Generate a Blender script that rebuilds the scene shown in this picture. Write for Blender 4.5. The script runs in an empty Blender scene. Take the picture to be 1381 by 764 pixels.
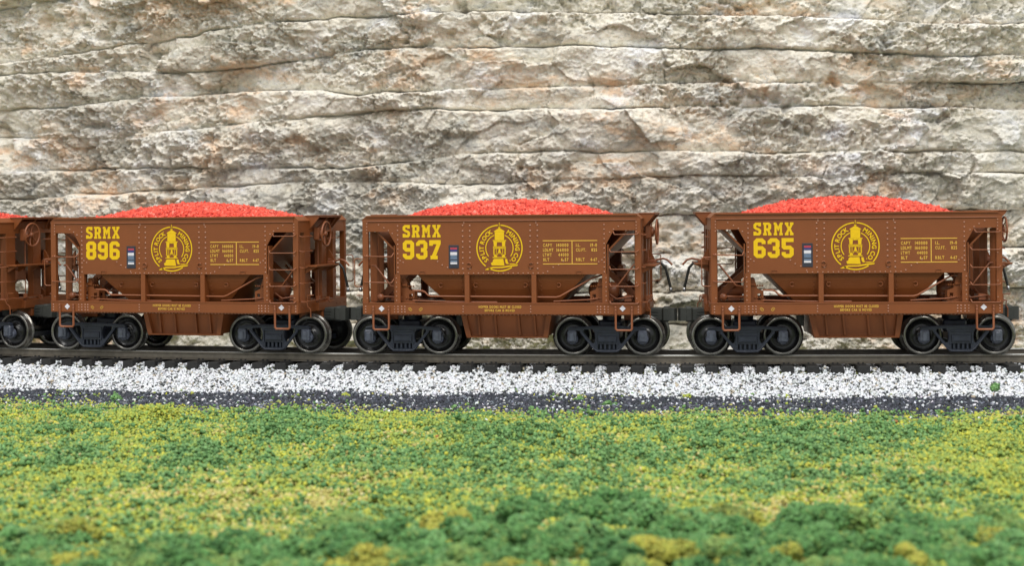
# HO-scale ore train in front of a limestone face.  1 Blender unit = 1 cm of the real model railway.
import bpy, math, random
import numpy as np
from mathutils import Vector, Matrix
from mathutils.geometry import tessellate_polygon

SC = bpy.context.scene
COL = SC.collection
SC.unit_settings.system = 'METRIC'
SC.unit_settings.scale_length = 0.01
random.seed(7)
RNG = np.random.default_rng(7)
PI = math.pi

# ------------------------------------------------------------------ camera
HC = 3.824
cam_d = bpy.data.cameras.new('camera')
cam = bpy.data.objects.new('camera', cam_d)
COL.objects.link(cam)
SC.camera = cam
cam_d.sensor_width = 36
cam_d.lens = 36 * 2300 / 1381
cam_d.shift_x = -14.0 / 1381
cam_d.shift_y = -102.8 / 1381
cam_d.clip_start = 0.5
cam_d.clip_end = 2000
ROLL = 0.008228
cam.matrix_world = Matrix.Translation((0, 0, HC)) @ Matrix.Rotation(PI / 2, 4, 'X') @ Matrix.Rotation(-ROLL, 4, 'Z')
cam_d.dof.use_dof = True
cam_d.dof.focus_distance = 44.2
cam_d.dof.aperture_fstop = 0.47

# ------------------------------------------------------------------ world and lamps (an indoor layout under ceiling lights)
w = bpy.data.worlds.new('World')
SC.world = w
w.use_nodes = True
bg = w.node_tree.nodes['Background']
bg.inputs[0].default_value = (0.93, 0.96, 1.0, 1)
bg.inputs[1].default_value = 0.78

def ceiling_lamp(x, y, z, sx, sy, power, color):
    l = bpy.data.lights.new('ceiling_lamp', 'AREA')
    l.shape = 'RECTANGLE'
    l.size = sx
    l.size_y = sy
    l.energy = power
    l.color = color
    o = bpy.data.objects.new('ceiling_lamp', l)
    COL.objects.link(o)
    o.location = (x, y, z)
    d = Vector((0, 44, 2)) - Vector((x, y, z))
    o.rotation_euler = d.to_track_quat('-Z', 'Y').to_euler()
    return o
ceiling_lamp(-60, -60, 150, 30, 120, 132000, (1.0, 0.97, 0.93))
ceiling_lamp(50, -70, 150, 30, 120, 145000, (1.0, 0.97, 0.93))
ceiling_lamp(0, 10, 190, 120, 30, 82000, (1.0, 0.98, 0.96))

SC.view_settings.view_transform = 'Standard'
SC.view_settings.look = 'None'
SC.view_settings.exposure = 0.08
SC.view_settings.gamma = 1.0
SC.view_settings.use_curve_mapping = False
SC.render.engine = 'CYCLES'
SC.cycles.max_bounces = 6

# ------------------------------------------------------------------ track curve
KAP = 0.0118013
R0 = 1 / KAP
A1 = -0.158955
X0, Y0 = -0.3057, 45.0056
CX, CY = X0 - R0 * math.sin(A1), Y0 + R0 * math.cos(A1)
SPACING = 8.7294

def arc(s, t=0.0):
    """point at arc length s (0 = second car's middle), t cm towards the camera; returns x, y, yaw"""
    a = A1 + KAP * s
    r = R0 + t
    return CX + r * math.sin(a), CY - r * math.cos(a), a

def t_of(X, Y):
    return np.hypot(X - CX, Y - CY) - R0

def s_of(X, Y):
    return (np.arctan2(X - CX, CY - Y) - A1) / KAP

def ray(px, py):
    x, y = px - 704.5, py - 279.2
    c, s = math.cos(ROLL), math.sin(ROLL)
    xr, yr = x * c - y * s, x * s + y * c     # undo the roll
    return xr / 2300.0, -yr / 2300.0

def px_ground(px, py, z):
    dx, dz = ray(px, py)
    Y = (z - HC) / dz
    return dx * Y, Y

T_WALL = -6.3
def px_wall(px, py):
    """photo pixel -> (arc length at the wall, height)"""
    dx, dz = ray(px, py)
    r = R0 + T_WALL
    # |(dx*Y-CX, Y-CY)| = r
    a = dx * dx + 1
    b = -2 * (dx * CX + CY)
    c = CX * CX + CY * CY - r * r
    Y = (-b - math.sqrt(b * b - 4 * a * c)) / (2 * a)
    return float(s_of(dx * Y, Y)), HC + dz * Y

# ------------------------------------------------------------------ numpy noise
def _hash(ix, iy, seed):
    h = (ix.astype(np.int64) * 374761393 + iy.astype(np.int64) * 668265263 + seed * 974634777) & 0xffffffff
    h = ((h ^ (h >> 13)) * 1274126177) & 0xffffffff
    h = (h ^ (h >> 16)) & 0xffffffff
    return h / 4294967295.0

def vnoise(x, y, seed=0):
    ix, iy = np.floor(x), np.floor(y)
    fx, fy = x - ix, y - iy
    ux, uy = fx * fx * (3 - 2 * fx), fy * fy * (3 - 2 * fy)
    a = _hash(ix, iy, seed); b = _hash(ix + 1, iy, seed)
    c = _hash(ix, iy + 1, seed); d = _hash(ix + 1, iy + 1, seed)
    return (a * (1 - ux) + b * ux) * (1 - uy) + (c * (1 - ux) + d * ux) * uy

def fbm(x, y, seed=0, octs=4, gain=0.5):
    v = 0; amp = 1; tot = 0
    for o in range(octs):
        v = v + amp * vnoise(x * 2 ** o + 17.3 * o, y * 2 ** o + 9.1 * o, seed + o * 31)
        tot += amp
        amp *= gain
    return v / tot

def worley(x, y, seed=0):
    ix, iy = np.floor(x), np.floor(y)
    d1 = np.full(x.shape, 9.0); d2 = np.full(x.shape, 9.0); cid = np.zeros(x.shape)
    for ox in (-1, 0, 1):
        for oy in (-1, 0, 1):
            cx, cy = ix + ox, iy + oy
            px = cx + _hash(cx, cy, seed); py = cy + _hash(cx, cy, seed + 5)
            d = np.hypot(px - x, py - y)
            h = _hash(cx, cy, seed + 11)
            m = d < d1
            d2 = np.where(m, d1, np.minimum(d2, d))
            cid = np.where(m, h, cid)
            d1 = np.where(m, d, d1)
    return d1, d2, cid

def chips(x, y, seed=0):
    """broken-stone facets: every cell is a plane tilted its own way"""
    ix, iy = np.floor(x), np.floor(y)
    d1 = np.full(x.shape, 9.0); out = np.zeros(x.shape)
    for ox in (-1, 0, 1):
        for oy in (-1, 0, 1):
            cx, cy = ix + ox, iy + oy
            dx = x - cx - _hash(cx, cy, seed); dy = y - cy - _hash(cx, cy, seed + 5)
            d = np.hypot(dx, dy)
            p = (_hash(cx, cy, seed + 7) - .5) * 1.6 * dx + (_hash(cx, cy, seed + 9) - .5) * 1.6 * dy + (_hash(cx, cy, seed + 11) - .5) * 0.9
            m = d < d1
            out = np.where(m, p, out); d1 = np.where(m, d, d1)
    return out

# ------------------------------------------------------------------ materials
def mat(name):
    m = bpy.data.materials.new(name)
    m.use_nodes = True
    return m, m.node_tree.nodes, m.node_tree.links, m.node_tree.nodes['Principled BSDF']

def ramp(nodes, stops):
    r = nodes.new('ShaderNodeValToRGB')
    e = r.color_ramp.elements
    e[0].position, e[0].color = stops[0][0], (*stops[0][1], 1)
    e[1].position, e[1].color = stops[-1][0], (*stops[-1][1], 1)
    for p, c in stops[1:-1]:
        q = e.new(p); q.color = (*c, 1)
    return r

def noise(nodes, links, scale, detail=5, rough=0.55, dist=0.0, vec=None, coord='Object'):
    n = nodes.new('ShaderNodeTexNoise')
    n.inputs['Scale'].default_value = scale
    n.inputs['Detail'].default_value = detail
    n.inputs['Roughness'].default_value = rough
    n.inputs['Distortion'].default_value = dist
    if vec is None:
        tc = nodes.new('ShaderNodeTexCoord')
        vec = tc.outputs[coord]
    links.new(vec, n.inputs['Vector'])
    return n

def bump(nodes, links, height, dist, strength, b):
    bp = nodes.new('ShaderNodeBump')
    bp.inputs['Distance'].default_value = dist
    bp.inputs['Strength'].default_value = strength
    links.new(height, bp.inputs['Height'])
    links.new(bp.outputs[0], b.inputs['Normal'])
    return bp

def simple(name, col, rough=0.5, metal=0.0, var=0.12, scale=3.0, bumpd=0.0, spec=0.5, bscale=30):
    m, N, L, b = mat(name)
    n = noise(N, L, scale, 6, 0.6)
    lo = tuple(c * (1 - var) for c in col); hi = tuple(min(1, c * (1 + var)) for c in col)
    r = ramp(N, [(0.3, lo), (0.7, hi)])
    L.new(n.outputs['Fac'], r.inputs[0]); L.new(r.outputs[0], b.inputs['Base Color'])
    b.inputs['Roughness'].default_value = rough
    b.inputs['Metallic'].default_value = metal
    b.inputs['Specular IOR Level'].default_value = spec
    if bumpd:
        n2 = noise(N, L, bscale, 4, 0.6)
        bump(N, L, n2.outputs['Fac'], bumpd, 0.6, b)
    return m

M = {}
M['car'] = simple('brown_car_paint', (0.222, 0.065, 0.0165), 0.46, 0, 0.07, 1.2, 0.003, 0.4)
M['detail'] = simple('brown_plastic_details', (0.27, 0.088, 0.034), 0.38, 0, 0.10, 4, 0, 0.5)
M['rivet'] = simple('highlighted_rivet_heads', (0.42, 0.20, 0.125), 0.28, 0, 0.10, 4, 0, 0.6)  # lighter pinkish brown: paints bright highlights onto the rivet heads
M['yellow'] = simple('yellow_lettering_ink', (0.82, 0.52, 0.007), 0.5, 0, 0.05, 9, 0, 0.3)
M['ochre'] = simple('pale_yellow_lettering_ink', (0.74, 0.44, 0.07), 0.5, 0, 0.06, 9, 0, 0.3)
M['white'] = simple('white_marking_ink', (0.72, 0.70, 0.74), 0.5, 0, 0.05, 9, 0, 0.3)
M['tag_dark'] = simple('dark_grey_tag', (0.04, 0.042, 0.055), 0.55, 0, 0.1, 9, 0, 0.3)
M['tag_red'] = simple('red_tag_stripe', (0.50, 0.05, 0.08), 0.5, 0, 0.1, 9)
M['tag_blue'] = simple('blue_tag_stripe', (0.05, 0.05, 0.20), 0.5, 0, 0.1, 9)
M['tag_grey'] = simple('grey_blue_tag_stripe', (0.16, 0.23, 0.34), 0.5, 0, 0.1, 9)
M['truck'] = simple('blue_black_truck_plastic', (0.021, 0.026, 0.040), 0.36, 0, 0.25, 8, 0.004, 0.5)
M['wheel_rim'] = simple('dark_steel_wheel_rim', (0.18, 0.172, 0.155), 0.22, 0.8, 0.18, 5, 0.002, 0.5)
M['wheel_face'] = simple('blackened_wheel_face', (0.011, 0.011, 0.011), 0.24, 0.3, 0.3, 5, 0.004, 0.6)
M['journal'] = simple('highlighted_journal_covers', (0.075, 0.085, 0.115), 0.25, 0, 0.3, 12, 0.004, 0.7)  # lighter than the truck plastic, highlights put into the base colour
M['coupler'] = simple('grey_green_coupler_plastic', (0.050, 0.053, 0.047), 0.6, 0, 0.15, 6, 0.004, 0.4)
M['rubber'] = simple('black_rubber_hose', (0.022, 0.022, 0.02), 0.4, 0, 0.2, 6)
M['steel'] = simple('bright_steel', (0.55, 0.56, 0.58), 0.3, 0.9, 0.1, 6)
M['tie'] = simple('black_brown_tie_plastic', (0.022, 0.0215, 0.021), 0.5, 0, 0.25, 9, 0.006, 0.4)

m, N, L, b = mat('weathered_rail_steel')
g = N.new('ShaderNodeNewGeometry'); sp = N.new('ShaderNodeSeparateXYZ'); L.new(g.outputs['Normal'], sp.inputs[0])
mr = N.new('ShaderNodeMapRange'); mr.inputs[1].default_value = 0.30; mr.inputs[2].default_value = 0.60
tcn = N.new('ShaderNodeTexCoord'); sp2 = N.new('ShaderNodeSeparateXYZ'); L.new(tcn.outputs['Object'], sp2.inputs[0])
gt = N.new('ShaderNodeMath'); gt.operation = 'GREATER_THAN'; gt.inputs[1].default_value = -0.03; L.new(sp2.outputs[2], gt.inputs[0])
L.new(sp.outputs[2], mr.inputs[0])
mu = N.new('ShaderNodeMath'); mu.operation = 'MULTIPLY'; L.new(mr.outputs[0], mu.inputs[0]); L.new(gt.outputs[0], mu.inputs[1])
n = noise(N, L, 6, 5); r = ramp(N, [(0.3, (0.12, 0.105, 0.085)), (0.7, (0.19, 0.165, 0.13))]); L.new(n.outputs['Fac'], r.inputs[0])
mx = N.new('ShaderNodeMix'); mx.data_type = 'RGBA'; L.new(mu.outputs[0], mx.inputs[0]); L.new(r.outputs[0], mx.inputs[6]); mx.inputs[7].default_value = (0.62, 0.63, 0.60, 1)
L.new(mx.outputs[2], b.inputs['Base Color']); b.inputs['Metallic'].default_value = 0.5; b.inputs['Roughness'].default_value = 0.42
M['rail'] = m

# material that takes each grain's own colour from the mesh
def grain_mat(name, rough=0.8, spec=0.3, sub=0.0):
    m, N, L, b = mat(name)
    a = N.new('ShaderNodeAttribute'); a.attribute_name = 'grain'
    n = noise(N, L, 25, 3)
    r = ramp(N, [(0.3, (0.82, 0.82, 0.82)), (0.7, (1.0, 1.0, 1.0))]); L.new(n.outputs['Fac'], r.inputs[0])
    mx = N.new('ShaderNodeMix'); mx.data_type = 'RGBA'; mx.blend_type = 'MULTIPLY'; mx.inputs[0].default_value = 1
    L.new(a.outputs['Color'], mx.inputs[6]); L.new(r.outputs[0], mx.inputs[7])
    L.new(mx.outputs[2], b.inputs['Base Color'])
    b.inputs['Roughness'].default_value = rough
    b.inputs['Specular IOR Level'].default_value = spec
    return m
M['ballast'] = grain_mat('white_crushed_stone', 0.75)
M['cinder'] = grain_mat('dark_grey_cinders', 0.7)
M['turf'] = grain_mat('ground_foam_turf', 0.9, 0.15)
M['ore'] = grain_mat('coral_red_ore', 0.55, 0.35)

m, N, L, b = mat('pale_layered_limestone')
tc = N.new('ShaderNodeTexCoord'); mp = N.new('ShaderNodeMapping'); mp.inputs['Scale'].default_value = (0.55, 0.55, 1.0)
L.new(tc.outputs['Object'], mp.inputs[0]); V = mp.outputs[0]
n1 = noise(N, L, 1.0, 10, 0.68, 0.4, V)
r1 = ramp(N, [(0.30, (0.42, 0.42, 0.40)), (0.39, (0.70, 0.68, 0.60)), (0.47, (0.90, 0.84, 0.71)), (0.58, (0.94, 0.91, 0.83)), (0.66, (0.97, 0.97, 0.98))])
L.new(n1.outputs['Fac'], r1.inputs[0])
n2 = noise(N, L, 3.4, 9, 0.74, 0.9, V)
r2 = ramp(N, [(0.34, (0.48, 0.50, 0.53)), (0.42, (0.92, 0.92, 0.93)), (0.50, (1.0, 1.0, 1.0))]); L.new(n2.outputs['Fac'], r2.inputs[0])
mx = N.new('ShaderNodeMix'); mx.data_type = 'RGBA'; mx.blend_type = 'MULTIPLY'; mx.inputs[0].default_value = 0.9
L.new(r1.outputs[0], mx.inputs[6]); L.new(r2.outputs[0], mx.inputs[7])
n3 = noise(N, L, 0.45, 7, 0.62, 0.6, V)
r3 = ramp(N, [(0.50, (0, 0, 0)), (0.60, (1, 1, 1))]); L.new(n3.outputs['Fac'], r3.inputs[0])
n3b = noise(N, L, 2.6, 7, 0.72, 0.3, V); r3b = ramp(N, [(0.45, (0, 0, 0)), (0.60, (1, 1, 1))]); L.new(n3b.outputs['Fac'], r3b.inputs[0])
mm = N.new('ShaderNodeMath'); mm.operation = 'MULTIPLY'; L.new(r3.outputs[0], mm.inputs[0]); L.new(r3b.outputs[0], mm.inputs[1])
mm2 = N.new('ShaderNodeMath'); mm2.operation = 'MULTIPLY'; mm2.inputs[1].default_value = 0.7; L.new(mm.outputs[0], mm2.inputs[0])
mo = N.new('ShaderNodeMix'); mo.data_type = 'RGBA'; L.new(mm2.outputs[0], mo.inputs[0]); L.new(mx.outputs[2], mo.inputs[6]); mo.inputs[7].default_value = (0.92, 0.62, 0.38, 1)
n4 = noise(N, L, 16, 7, 0.75, 0.4, V)
r4 = ramp(N, [(0.36, (0.50, 0.50, 0.52)), (0.46, (0.96, 0.96, 0.96)), (0.60, (1.0, 1.0, 1.0))]); L.new(n4.outputs['Fac'], r4.inputs[0])
n6 = noise(N, L, 0.42, 8, 0.66, 1.2, V)
r6 = ramp(N, [(0.50, (0, 0, 0)), (0.60, (1, 1, 1))]); L.new(n6.outputs['Fac'], r6.inputs[0])
m6 = N.new('ShaderNodeMath'); m6.operation = 'MULTIPLY'; m6.inputs[1].default_value = 0.42; L.new(r6.outputs[0], m6.inputs[0])
mg = N.new('ShaderNodeMix'); mg.data_type = 'RGBA'; mg.blend_type = 'MULTIPLY'; L.new(m6.outputs[0], mg.inputs[0]); L.new(mo.outputs[2], mg.inputs[6]); mg.inputs[7].default_value = (0.46, 0.48, 0.46, 1)  # broad grey patches paint the shade of recesses into the rock colour
mf = N.new('ShaderNodeMix'); mf.data_type = 'RGBA'; mf.blend_type = 'MULTIPLY'; mf.inputs[0].default_value = 0.7
L.new(mg.outputs[2], mf.inputs[6]); L.new(r4.outputs[0], mf.inputs[7])
L.new(mf.outputs[2], b.inputs['Base Color']); b.inputs['Roughness'].default_value = 0.8; b.inputs['Specular IOR Level'].default_value = 0.3
bump(N, L, n4.outputs['Fac'], 0.06, 1.0, b)
M['rock'] = m

m, N, L, b = mat('earth_under_turf')
n = noise(N, L, 5, 8, 0.7); r = ramp(N, [(0.3, (0.10, 0.15, 0.03)), (0.5, (0.20, 0.23, 0.05)), (0.7, (0.34, 0.27, 0.09))]); L.new(n.outputs['Fac'], r.inputs[0])
L.new(r.outputs[0], b.inputs['Base Color']); b.inputs['Roughness'].default_value = 0.95; bump(N, L, n.outputs['Fac'], 0.1, 0.8, b)
M['earth'] = m

# ------------------------------------------------------------------ object helpers
def tag(o, label=None, cat=None, group=None, kind=None):
    if label: o['label'] = label
    if cat: o['category'] = cat
    if group: o['group'] = group
    if kind: o['kind'] = kind
    return o

def mesh_from_arrays(name, V, F, smooth=False):
    """V (n,3) floats, F (m,k) ints"""
    me = bpy.data.meshes.new(name)
    V = np.ascontiguousarray(V, dtype=np.float32); F = np.ascontiguousarray(F, dtype=np.int32)
    k = F.shape[1]
    me.vertices.add(len(V)); me.vertices.foreach_set('co', V.ravel())
    me.loops.add(F.size); me.loops.foreach_set('vertex_index', F.ravel())
    me.polygons.add(len(F))
    me.polygons.foreach_set('loop_start', np.arange(0, F.size, k, dtype=np.int32))
    me.polygons.foreach_set('loop_total', np.full(len(F), k, dtype=np.int32))
    if smooth: me.polygons.foreach_set('use_smooth', np.ones(len(F), dtype=bool))
    me.update(calc_edges=True)
    return me

def link(name, me, m, parent=None):
    o = bpy.data.objects.new(name, me)
    COL.objects.link(o)
    if m is not None:
        for x in (m if isinstance(m, (list, tuple)) else [m]): me.materials.append(x)
    if parent is not None: o.parent = parent
    return o

class MB:
    """collects shapes for one mesh; local axes: x along the car, y away from the camera, z up"""
    def __init__(s): s.v = []; s.f = []; s.mi = []; s.sm = []; s.cur = 0; s.smooth = False; s.rivmat = False
    def add(s, vs, fs, smooth=None):
        n = len(s.v); s.v += [tuple(v) for v in vs]
        for f in fs: s.f.append(tuple(i + n for i in f)); s.mi.append(s.cur); s.sm.append(s.smooth if smooth is None else smooth)
    def box(s, x0, x1, y0, y1, z0, z1, bev=0.0):
        if x0 > x1: x0, x1 = x1, x0
        if y0 > y1: y0, y1 = y1, y0
        if z0 > z1: z0, z1 = z1, z0
        b = min(bev, (x1 - x0) / 2.2, (y1 - y0) / 2.2, (z1 - z0) / 2.2)
        if b <= 0:
            s.add([(x0, y0, z0), (x1, y0, z0), (x1, y1, z0), (x0, y1, z0), (x0, y0, z1), (x1, y0, z1), (x1, y1, z1), (x0, y1, z1)],
                  [(0, 3, 2, 1), (4, 5, 6, 7), (0, 1, 5, 4), (1, 2, 6, 5), (2, 3, 7, 6), (3, 0, 4, 7)], False)
            return
        P = {}
        vs = []
        for ix, X in enumerate((x0, x1)):
            for iy, Y in enumerate((y0, y1)):
                for iz, Z in enumerate((z0, z1)):
                    sx, sy, sz = (1 - 2 * ix) * b, (1 - 2 * iy) * b, (1 - 2 * iz) * b
                    for a, q in enumerate(((X, Y + sy, Z + sz), (X + sx, Y, Z + sz), (X + sx, Y + sy, Z))):
                        P[ix, iy, iz, a] = len(vs); vs.append(q)
        f = []
        for i in (0, 1):
            q = [P[i, 0, 0, 0], P[i, 1, 0, 0], P[i, 1, 1, 0], P[i, 0, 1, 0]]; f.append(q if i else q[::-1])
            q = [P[0, i, 0, 1], P[1, i, 0, 1], P[1, i, 1, 1], P[0, i, 1, 1]]; f.append(q[::-1] if i else q)
            q = [P[0, 0, i, 2], P[1, 0, i, 2], P[1, 1, i, 2], P[0, 1, i, 2]]; f.append(q if i else q[::-1])
        for a in (0, 1):
            for c in (0, 1):
                f.append([P[0, a, c, 1], P[1, a, c, 1], P[1, a, c, 2], P[0, a, c, 2]])
                f.append([P[a, 0, c, 0], P[a, 1, c, 0], P[a, 1, c, 2], P[a, 0, c, 2]])
                f.append([P[a, c, 0, 0], P[a, c, 1, 0], P[a, c, 1, 1], P[a, c, 0, 1]])
        for ix in (0, 1):
            for iy in (0, 1):
                for iz in (0, 1): f.append([P[ix, iy, iz, 0], P[ix, iy, iz, 1], P[ix, iy, iz, 2]])
        s.add(vs, f, False)
    def tube(s, pts, r, n=8, smooth=True):
        pts = [Vector(p) for p in pts]
        rings = []
        prev = None
        for i, p in enumerate(pts):
            if i == 0: d = pts[1] - p
            elif i == len(pts) - 1: d = p - pts[i - 1]
            else: d = (pts[i + 1] - p).normalized() + (p - pts[i - 1]).normalized()
            d.normalize()
            up = Vector((0, 0, 1)) if abs(d.z) < 0.9 else Vector((1, 0, 0))
            if prev is None: a = d.cross(up).normalized()
            else:
                a = (prev - d * prev.dot(d)).normalized()
            prev = a
            bb = d.cross(a)
            rr = r[i] if isinstance(r, (list, tuple)) else r
            rings.append([p + (a * math.cos(2 * PI * k / n) + bb * math.sin(2 * PI * k / n)) * rr for k in range(n)])
        vs = [v for R in rings for v in R]
        fs = []
        for i in range(len(rings) - 1):
            for k in range(n): fs.append((i * n + k, i * n + (k + 1) % n, (i + 1) * n + (k + 1) % n, (i + 1) * n + k))
        s.add(vs, fs, smooth)
        s.add(rings[0], [tuple(range(n))[::-1]], False); s.add(rings[-1], [tuple(range(n))], False)
    def prism(s, poly, y0, y1, holes=(), plane='xz'):
        """outline in x,z pulled from y0 to y1 (plane xz) or outline in y,z pulled from x0 to x1 (plane yz)"""
        loops = [list(poly)] + [list(h) for h in holes]
        tri = tessellate_polygon([[Vector((a, b, 0)) for a, b in l] for l in loops])
        flat = [p for l in loops for p in l]
        n = len(flat)
        def P(p, t): return (p[0], t, p[1]) if plane == 'xz' else (t, p[0], p[1])
        vs = [P(p, y0) for p in flat] + [P(p, y1) for p in flat]
        fs = []
        for t in tri:
            a, b_, c = (Vector((*flat[i], 0)) for i in t)
            ccw = (b_ - a).cross(c - a).z > 0
            t = list(t) if ccw == (plane == 'xz') else list(t)[::-1]
            fs.append(tuple(t)); fs.append(tuple(i + n for i in t[::-1]))
        o = 0
        for l in loops:
            k = len(l)
            for i in range(k): fs.append((o + i, o + (i + 1) % k, n + o + (i + 1) % k, n + o + i))
            o += k
        s.add(vs, fs, False)
    def lathe(s, prof, c, axis='y', n=40, smooth=True):
        """prof = list of (radius, offset along axis)"""
        vs = []; fs = []
        for r, o in prof:
            for k in range(n):
                a = 2 * PI * k / n
                if axis == 'y': vs.append((c[0] + r * math.cos(a), c[1] + o, c[2] + r * math.sin(a)))
                elif axis == 'x': vs.append((c[0] + o, c[1] + r * math.cos(a), c[2] + r * math.sin(a)))
                else: vs.append((c[0] + r * math.cos(a), c[1] + r * math.sin(a), c[2] + o))
        for i in range(len(prof) - 1):
            for k in range(n): fs.append((i * n + k, i * n + (k + 1) % n, (i + 1) * n + (k + 1) % n, (i + 1) * n + k))
        s.add(vs, fs, smooth)
    def rivet(s, x, y, z, r=0.019, sy=-1):
        r = r * 1.3
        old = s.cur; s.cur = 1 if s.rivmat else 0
        # a small low dome on a face that looks along sy*y
        n = 6
        vs = [(x + r * math.cos(2 * PI * k / n), y, z + r * math.sin(2 * PI * k / n)) for k in range(n)]
        vs += [(x + .6 * r * math.cos(2 * PI * k / n), y + sy * r * .75, z + .6 * r * math.sin(2 * PI * k / n)) for k in range(n)]
        fs = [(k, (k + 1) % n, n + (k + 1) % n, n + k) for k in range(n)] + [tuple(range(n, 2 * n))]
        s.add(vs, fs, True); s.cur = old
    def build(s, name, m, parent=None):
        me = bpy.data.meshes.new(name)
        me.from_pydata(s.v, [], s.f)
        me.polygons.foreach_set('material_index', s.mi)
        me.polygons.foreach_set('use_smooth', s.sm)
        me.update()
        import bmesh
        bm = bmesh.new(); bm.from_mesh(me)
        bmesh.ops.recalc_face_normals(bm, faces=bm.faces)
        bm.to_mesh(me); bm.free()
        return link(name, me, m, parent)

# ------------------------------------------------------------------ rock face behind the track
def build_rock():
    ds, dz = 0.031, 0.029
    S = np.arange(-30, 31, ds); Z = np.arange(-1.3, 13.4, dz)
    s, z = np.meshgrid(S, Z)
    # strata seams read off the photograph (pixel polylines, top to bottom)
    seams = [
        [(-60, 18), (0, 10), (314, -30), (700, -40), (1000, -38), (1400, -30)],
        [(-60, 90), (43, 81), (177, 61), (314, 38), (385, 28), (470, 22), (620, 14), (800, 16), (1041, 23), (1117, 24), (1188, 28), (1269, 33), (1365, 33), (1460, 34)],
        [(-60, 104), (76, 98), (177, 97), (243, 98), (300, 92), (355, 86), (420, 76), (487, 66), (527, 63), (623, 66), (681, 63), (777, 62), (894, 64), (955, 67), (1036, 66), (1137, 71), (1218, 74), (1269, 77), (1365, 76), (1460, 78)],
        [(-60, 150), (43, 146), (84, 144), (152, 137), (223, 131), (304, 126), (355, 123), (431, 122), (481, 127), (578, 121), (681, 119), (823, 116), (914, 114), (985, 112), (1061, 114), (1259, 110), (1365, 111), (1460, 110)],
        [(-60, 186), (43, 185), (122, 187), (177, 181), (279, 175), (355, 165), (431, 158), (497, 150), (600, 146), (681, 149), (823, 147), (924, 145), (1061, 144), (1188, 144), (1365, 147), (1460, 148)],
        [(-60, 232), (43, 231), (167, 226), (324, 227), (466, 227), (557, 218), (628, 208), (700, 205), (818, 204), (970, 205), (1036, 209), (1117, 205), (1365, 204), (1460, 203)],
        [(-60, 272), (43, 268), (101, 263), (213, 259), (355, 248), (431, 246), (537, 246), (628, 250), (681, 247), (803, 242), (884, 238), (1086, 238), (1365, 234), (1460, 232)],
        [(-60, 306), (43, 304), (220, 306), (467, 302), (600, 298), (880, 291), (935, 291), (1100, 288), (1365, 283), (1460, 282)],
        [(-60, 350), (43, 346), (467, 341), (700, 342), (890, 343), (1100, 340), (1365, 336), (1460, 335)],
        [(-60, 398), (43, 395), (467, 392), (890, 396), (1100, 390), (1365, 388), (1460, 388)],
        [(-60, 442), (43, 438), (467, 436), (890, 440), (1365, 434), (1460, 433)]]
    curves = []
    for i, pl in enumerate(seams):
        q = [px_wall(*p) for p in pl]
        zz = np.interp(S, [a for a, _ in q], [c for _, c in q])
        zz = zz + (fbm(S * 1.3, S * 0 + i * 3.7, 40 + i, 4) - 0.5) * 0.16
        curves.append(zz)
    # a couple more strata above what the picture shows
    top = curves[0]
    curves = [top + 2.0 + 0.1 * np.sin(S * .3), top + 1.0 + 0.1 * np.sin(S * .45 + 1)] + curves
    h = np.zeros_like(s)
    layer = np.zeros_like(s)
    near = np.full_like(s, 9.0); over = np.zeros_like(s); crack = np.zeros_like(s)
    ups = [np.full_like(S, 14.0)] + curves
    for i in range(len(ups)):
        hi = ups[i][None, :]; lo = (ups[i + 1][None, :] if i + 1 < len(ups) else np.full_like(S, -2.5)[None, :])
        inn = (z <= hi) & (z > lo)
        t = np.clip((z - lo) / np.maximum(hi - lo, 1e-3), 0, 1)
        # the stratum's own set-back, in blocks along the wall
        step = fbm(s * 0.16 + i * 7.7, s * 0 + i * 1.3, 60 + i, 3)
        blk = (step - 0.5) * 1.25
        bulge = (1 - np.abs(2 * t - 1) ** 5) * 0.10
        lean = (t - 0.5) * 0.16                       # each layer leans out towards its top
        h = np.where(inn, blk + bulge + lean, h)
        layer = np.where(inn, i, layer)
    for i, c in enumerate(curves):
        cc = c[None, :]
        on = np.clip((fbm(S * 0.45 + i * 5.1, S * 0 + i, 90 + i, 3) - 0.38) * 6, 0.05, 1)[None, :]
        wdt = 0.016 + 0.022 * fbm(S * 2.0 + i, S * 0, 30 + i, 2)[None, :]
        crack = np.maximum(crack, on * np.exp(-((z - cc) / wdt) ** 2))
    # weathering: lumps, chipped facets, pits
    wx = s + (fbm(s * .8, z * .8, 5, 3) - .5) * 1.0
    wz = z + (fbm(s * .8 + 9, z * .8, 6, 3) - .5) * 0.7
    big = fbm(wx * 0.42, wz * 0.8, 1, 5, 0.55) - 0.5
    rid = 1 - np.abs(2 * fbm(wx * 0.9, wz * 1.7, 2, 5, 0.55) - 1) * 2
    wx2 = s + (fbm(s * 2.6, z * 3.4, 25, 3) - .5) * .45; wz2 = z + (fbm(s * 2.6 + 9, z * 3.4, 26, 3) - .5) * .35
    c0 = chips(wx * 0.34, wz * 0.62, 3); c1 = chips(wx * 0.8, wz * 1.25, 8); c2 = chips(wx2 * 1.9, wz2 * 2.6, 12); c3 = chips(wx2 * 4.6, wz2 * 6.0, 16); c4 = chips(wx2 * 10, wz2 * 12, 18)
    rough = fbm(s * 3.4, z * 4.2, 14, 5, 0.68) - 0.5
    patch = np.clip((fbm(s * .40 + 4, z * .7, 17, 3) - 0.43) * 6, 0.20, 1)   # smooth split faces against rubbly ones
    pits = np.clip(fbm(s * 2.6 + 3, z * 3.2, 19, 3) - 0.55, 0, 1) * np.clip(fbm(s * .3, z * .6, 21, 2) - .42, 0, 1) * 12
    h = h + big * 0.50 + c0 * 0.34 + c1 * 0.17 + c2 * 0.12 * (.4 + .6 * patch) + (c3 * 0.11 + c4 * 0.065 + rough * 0.40) * patch + (fbm(s * 13, z * 15, 55, 3, .6) - .5) * .13 * (.35 + .65 * patch) - pits * 0.35
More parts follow.
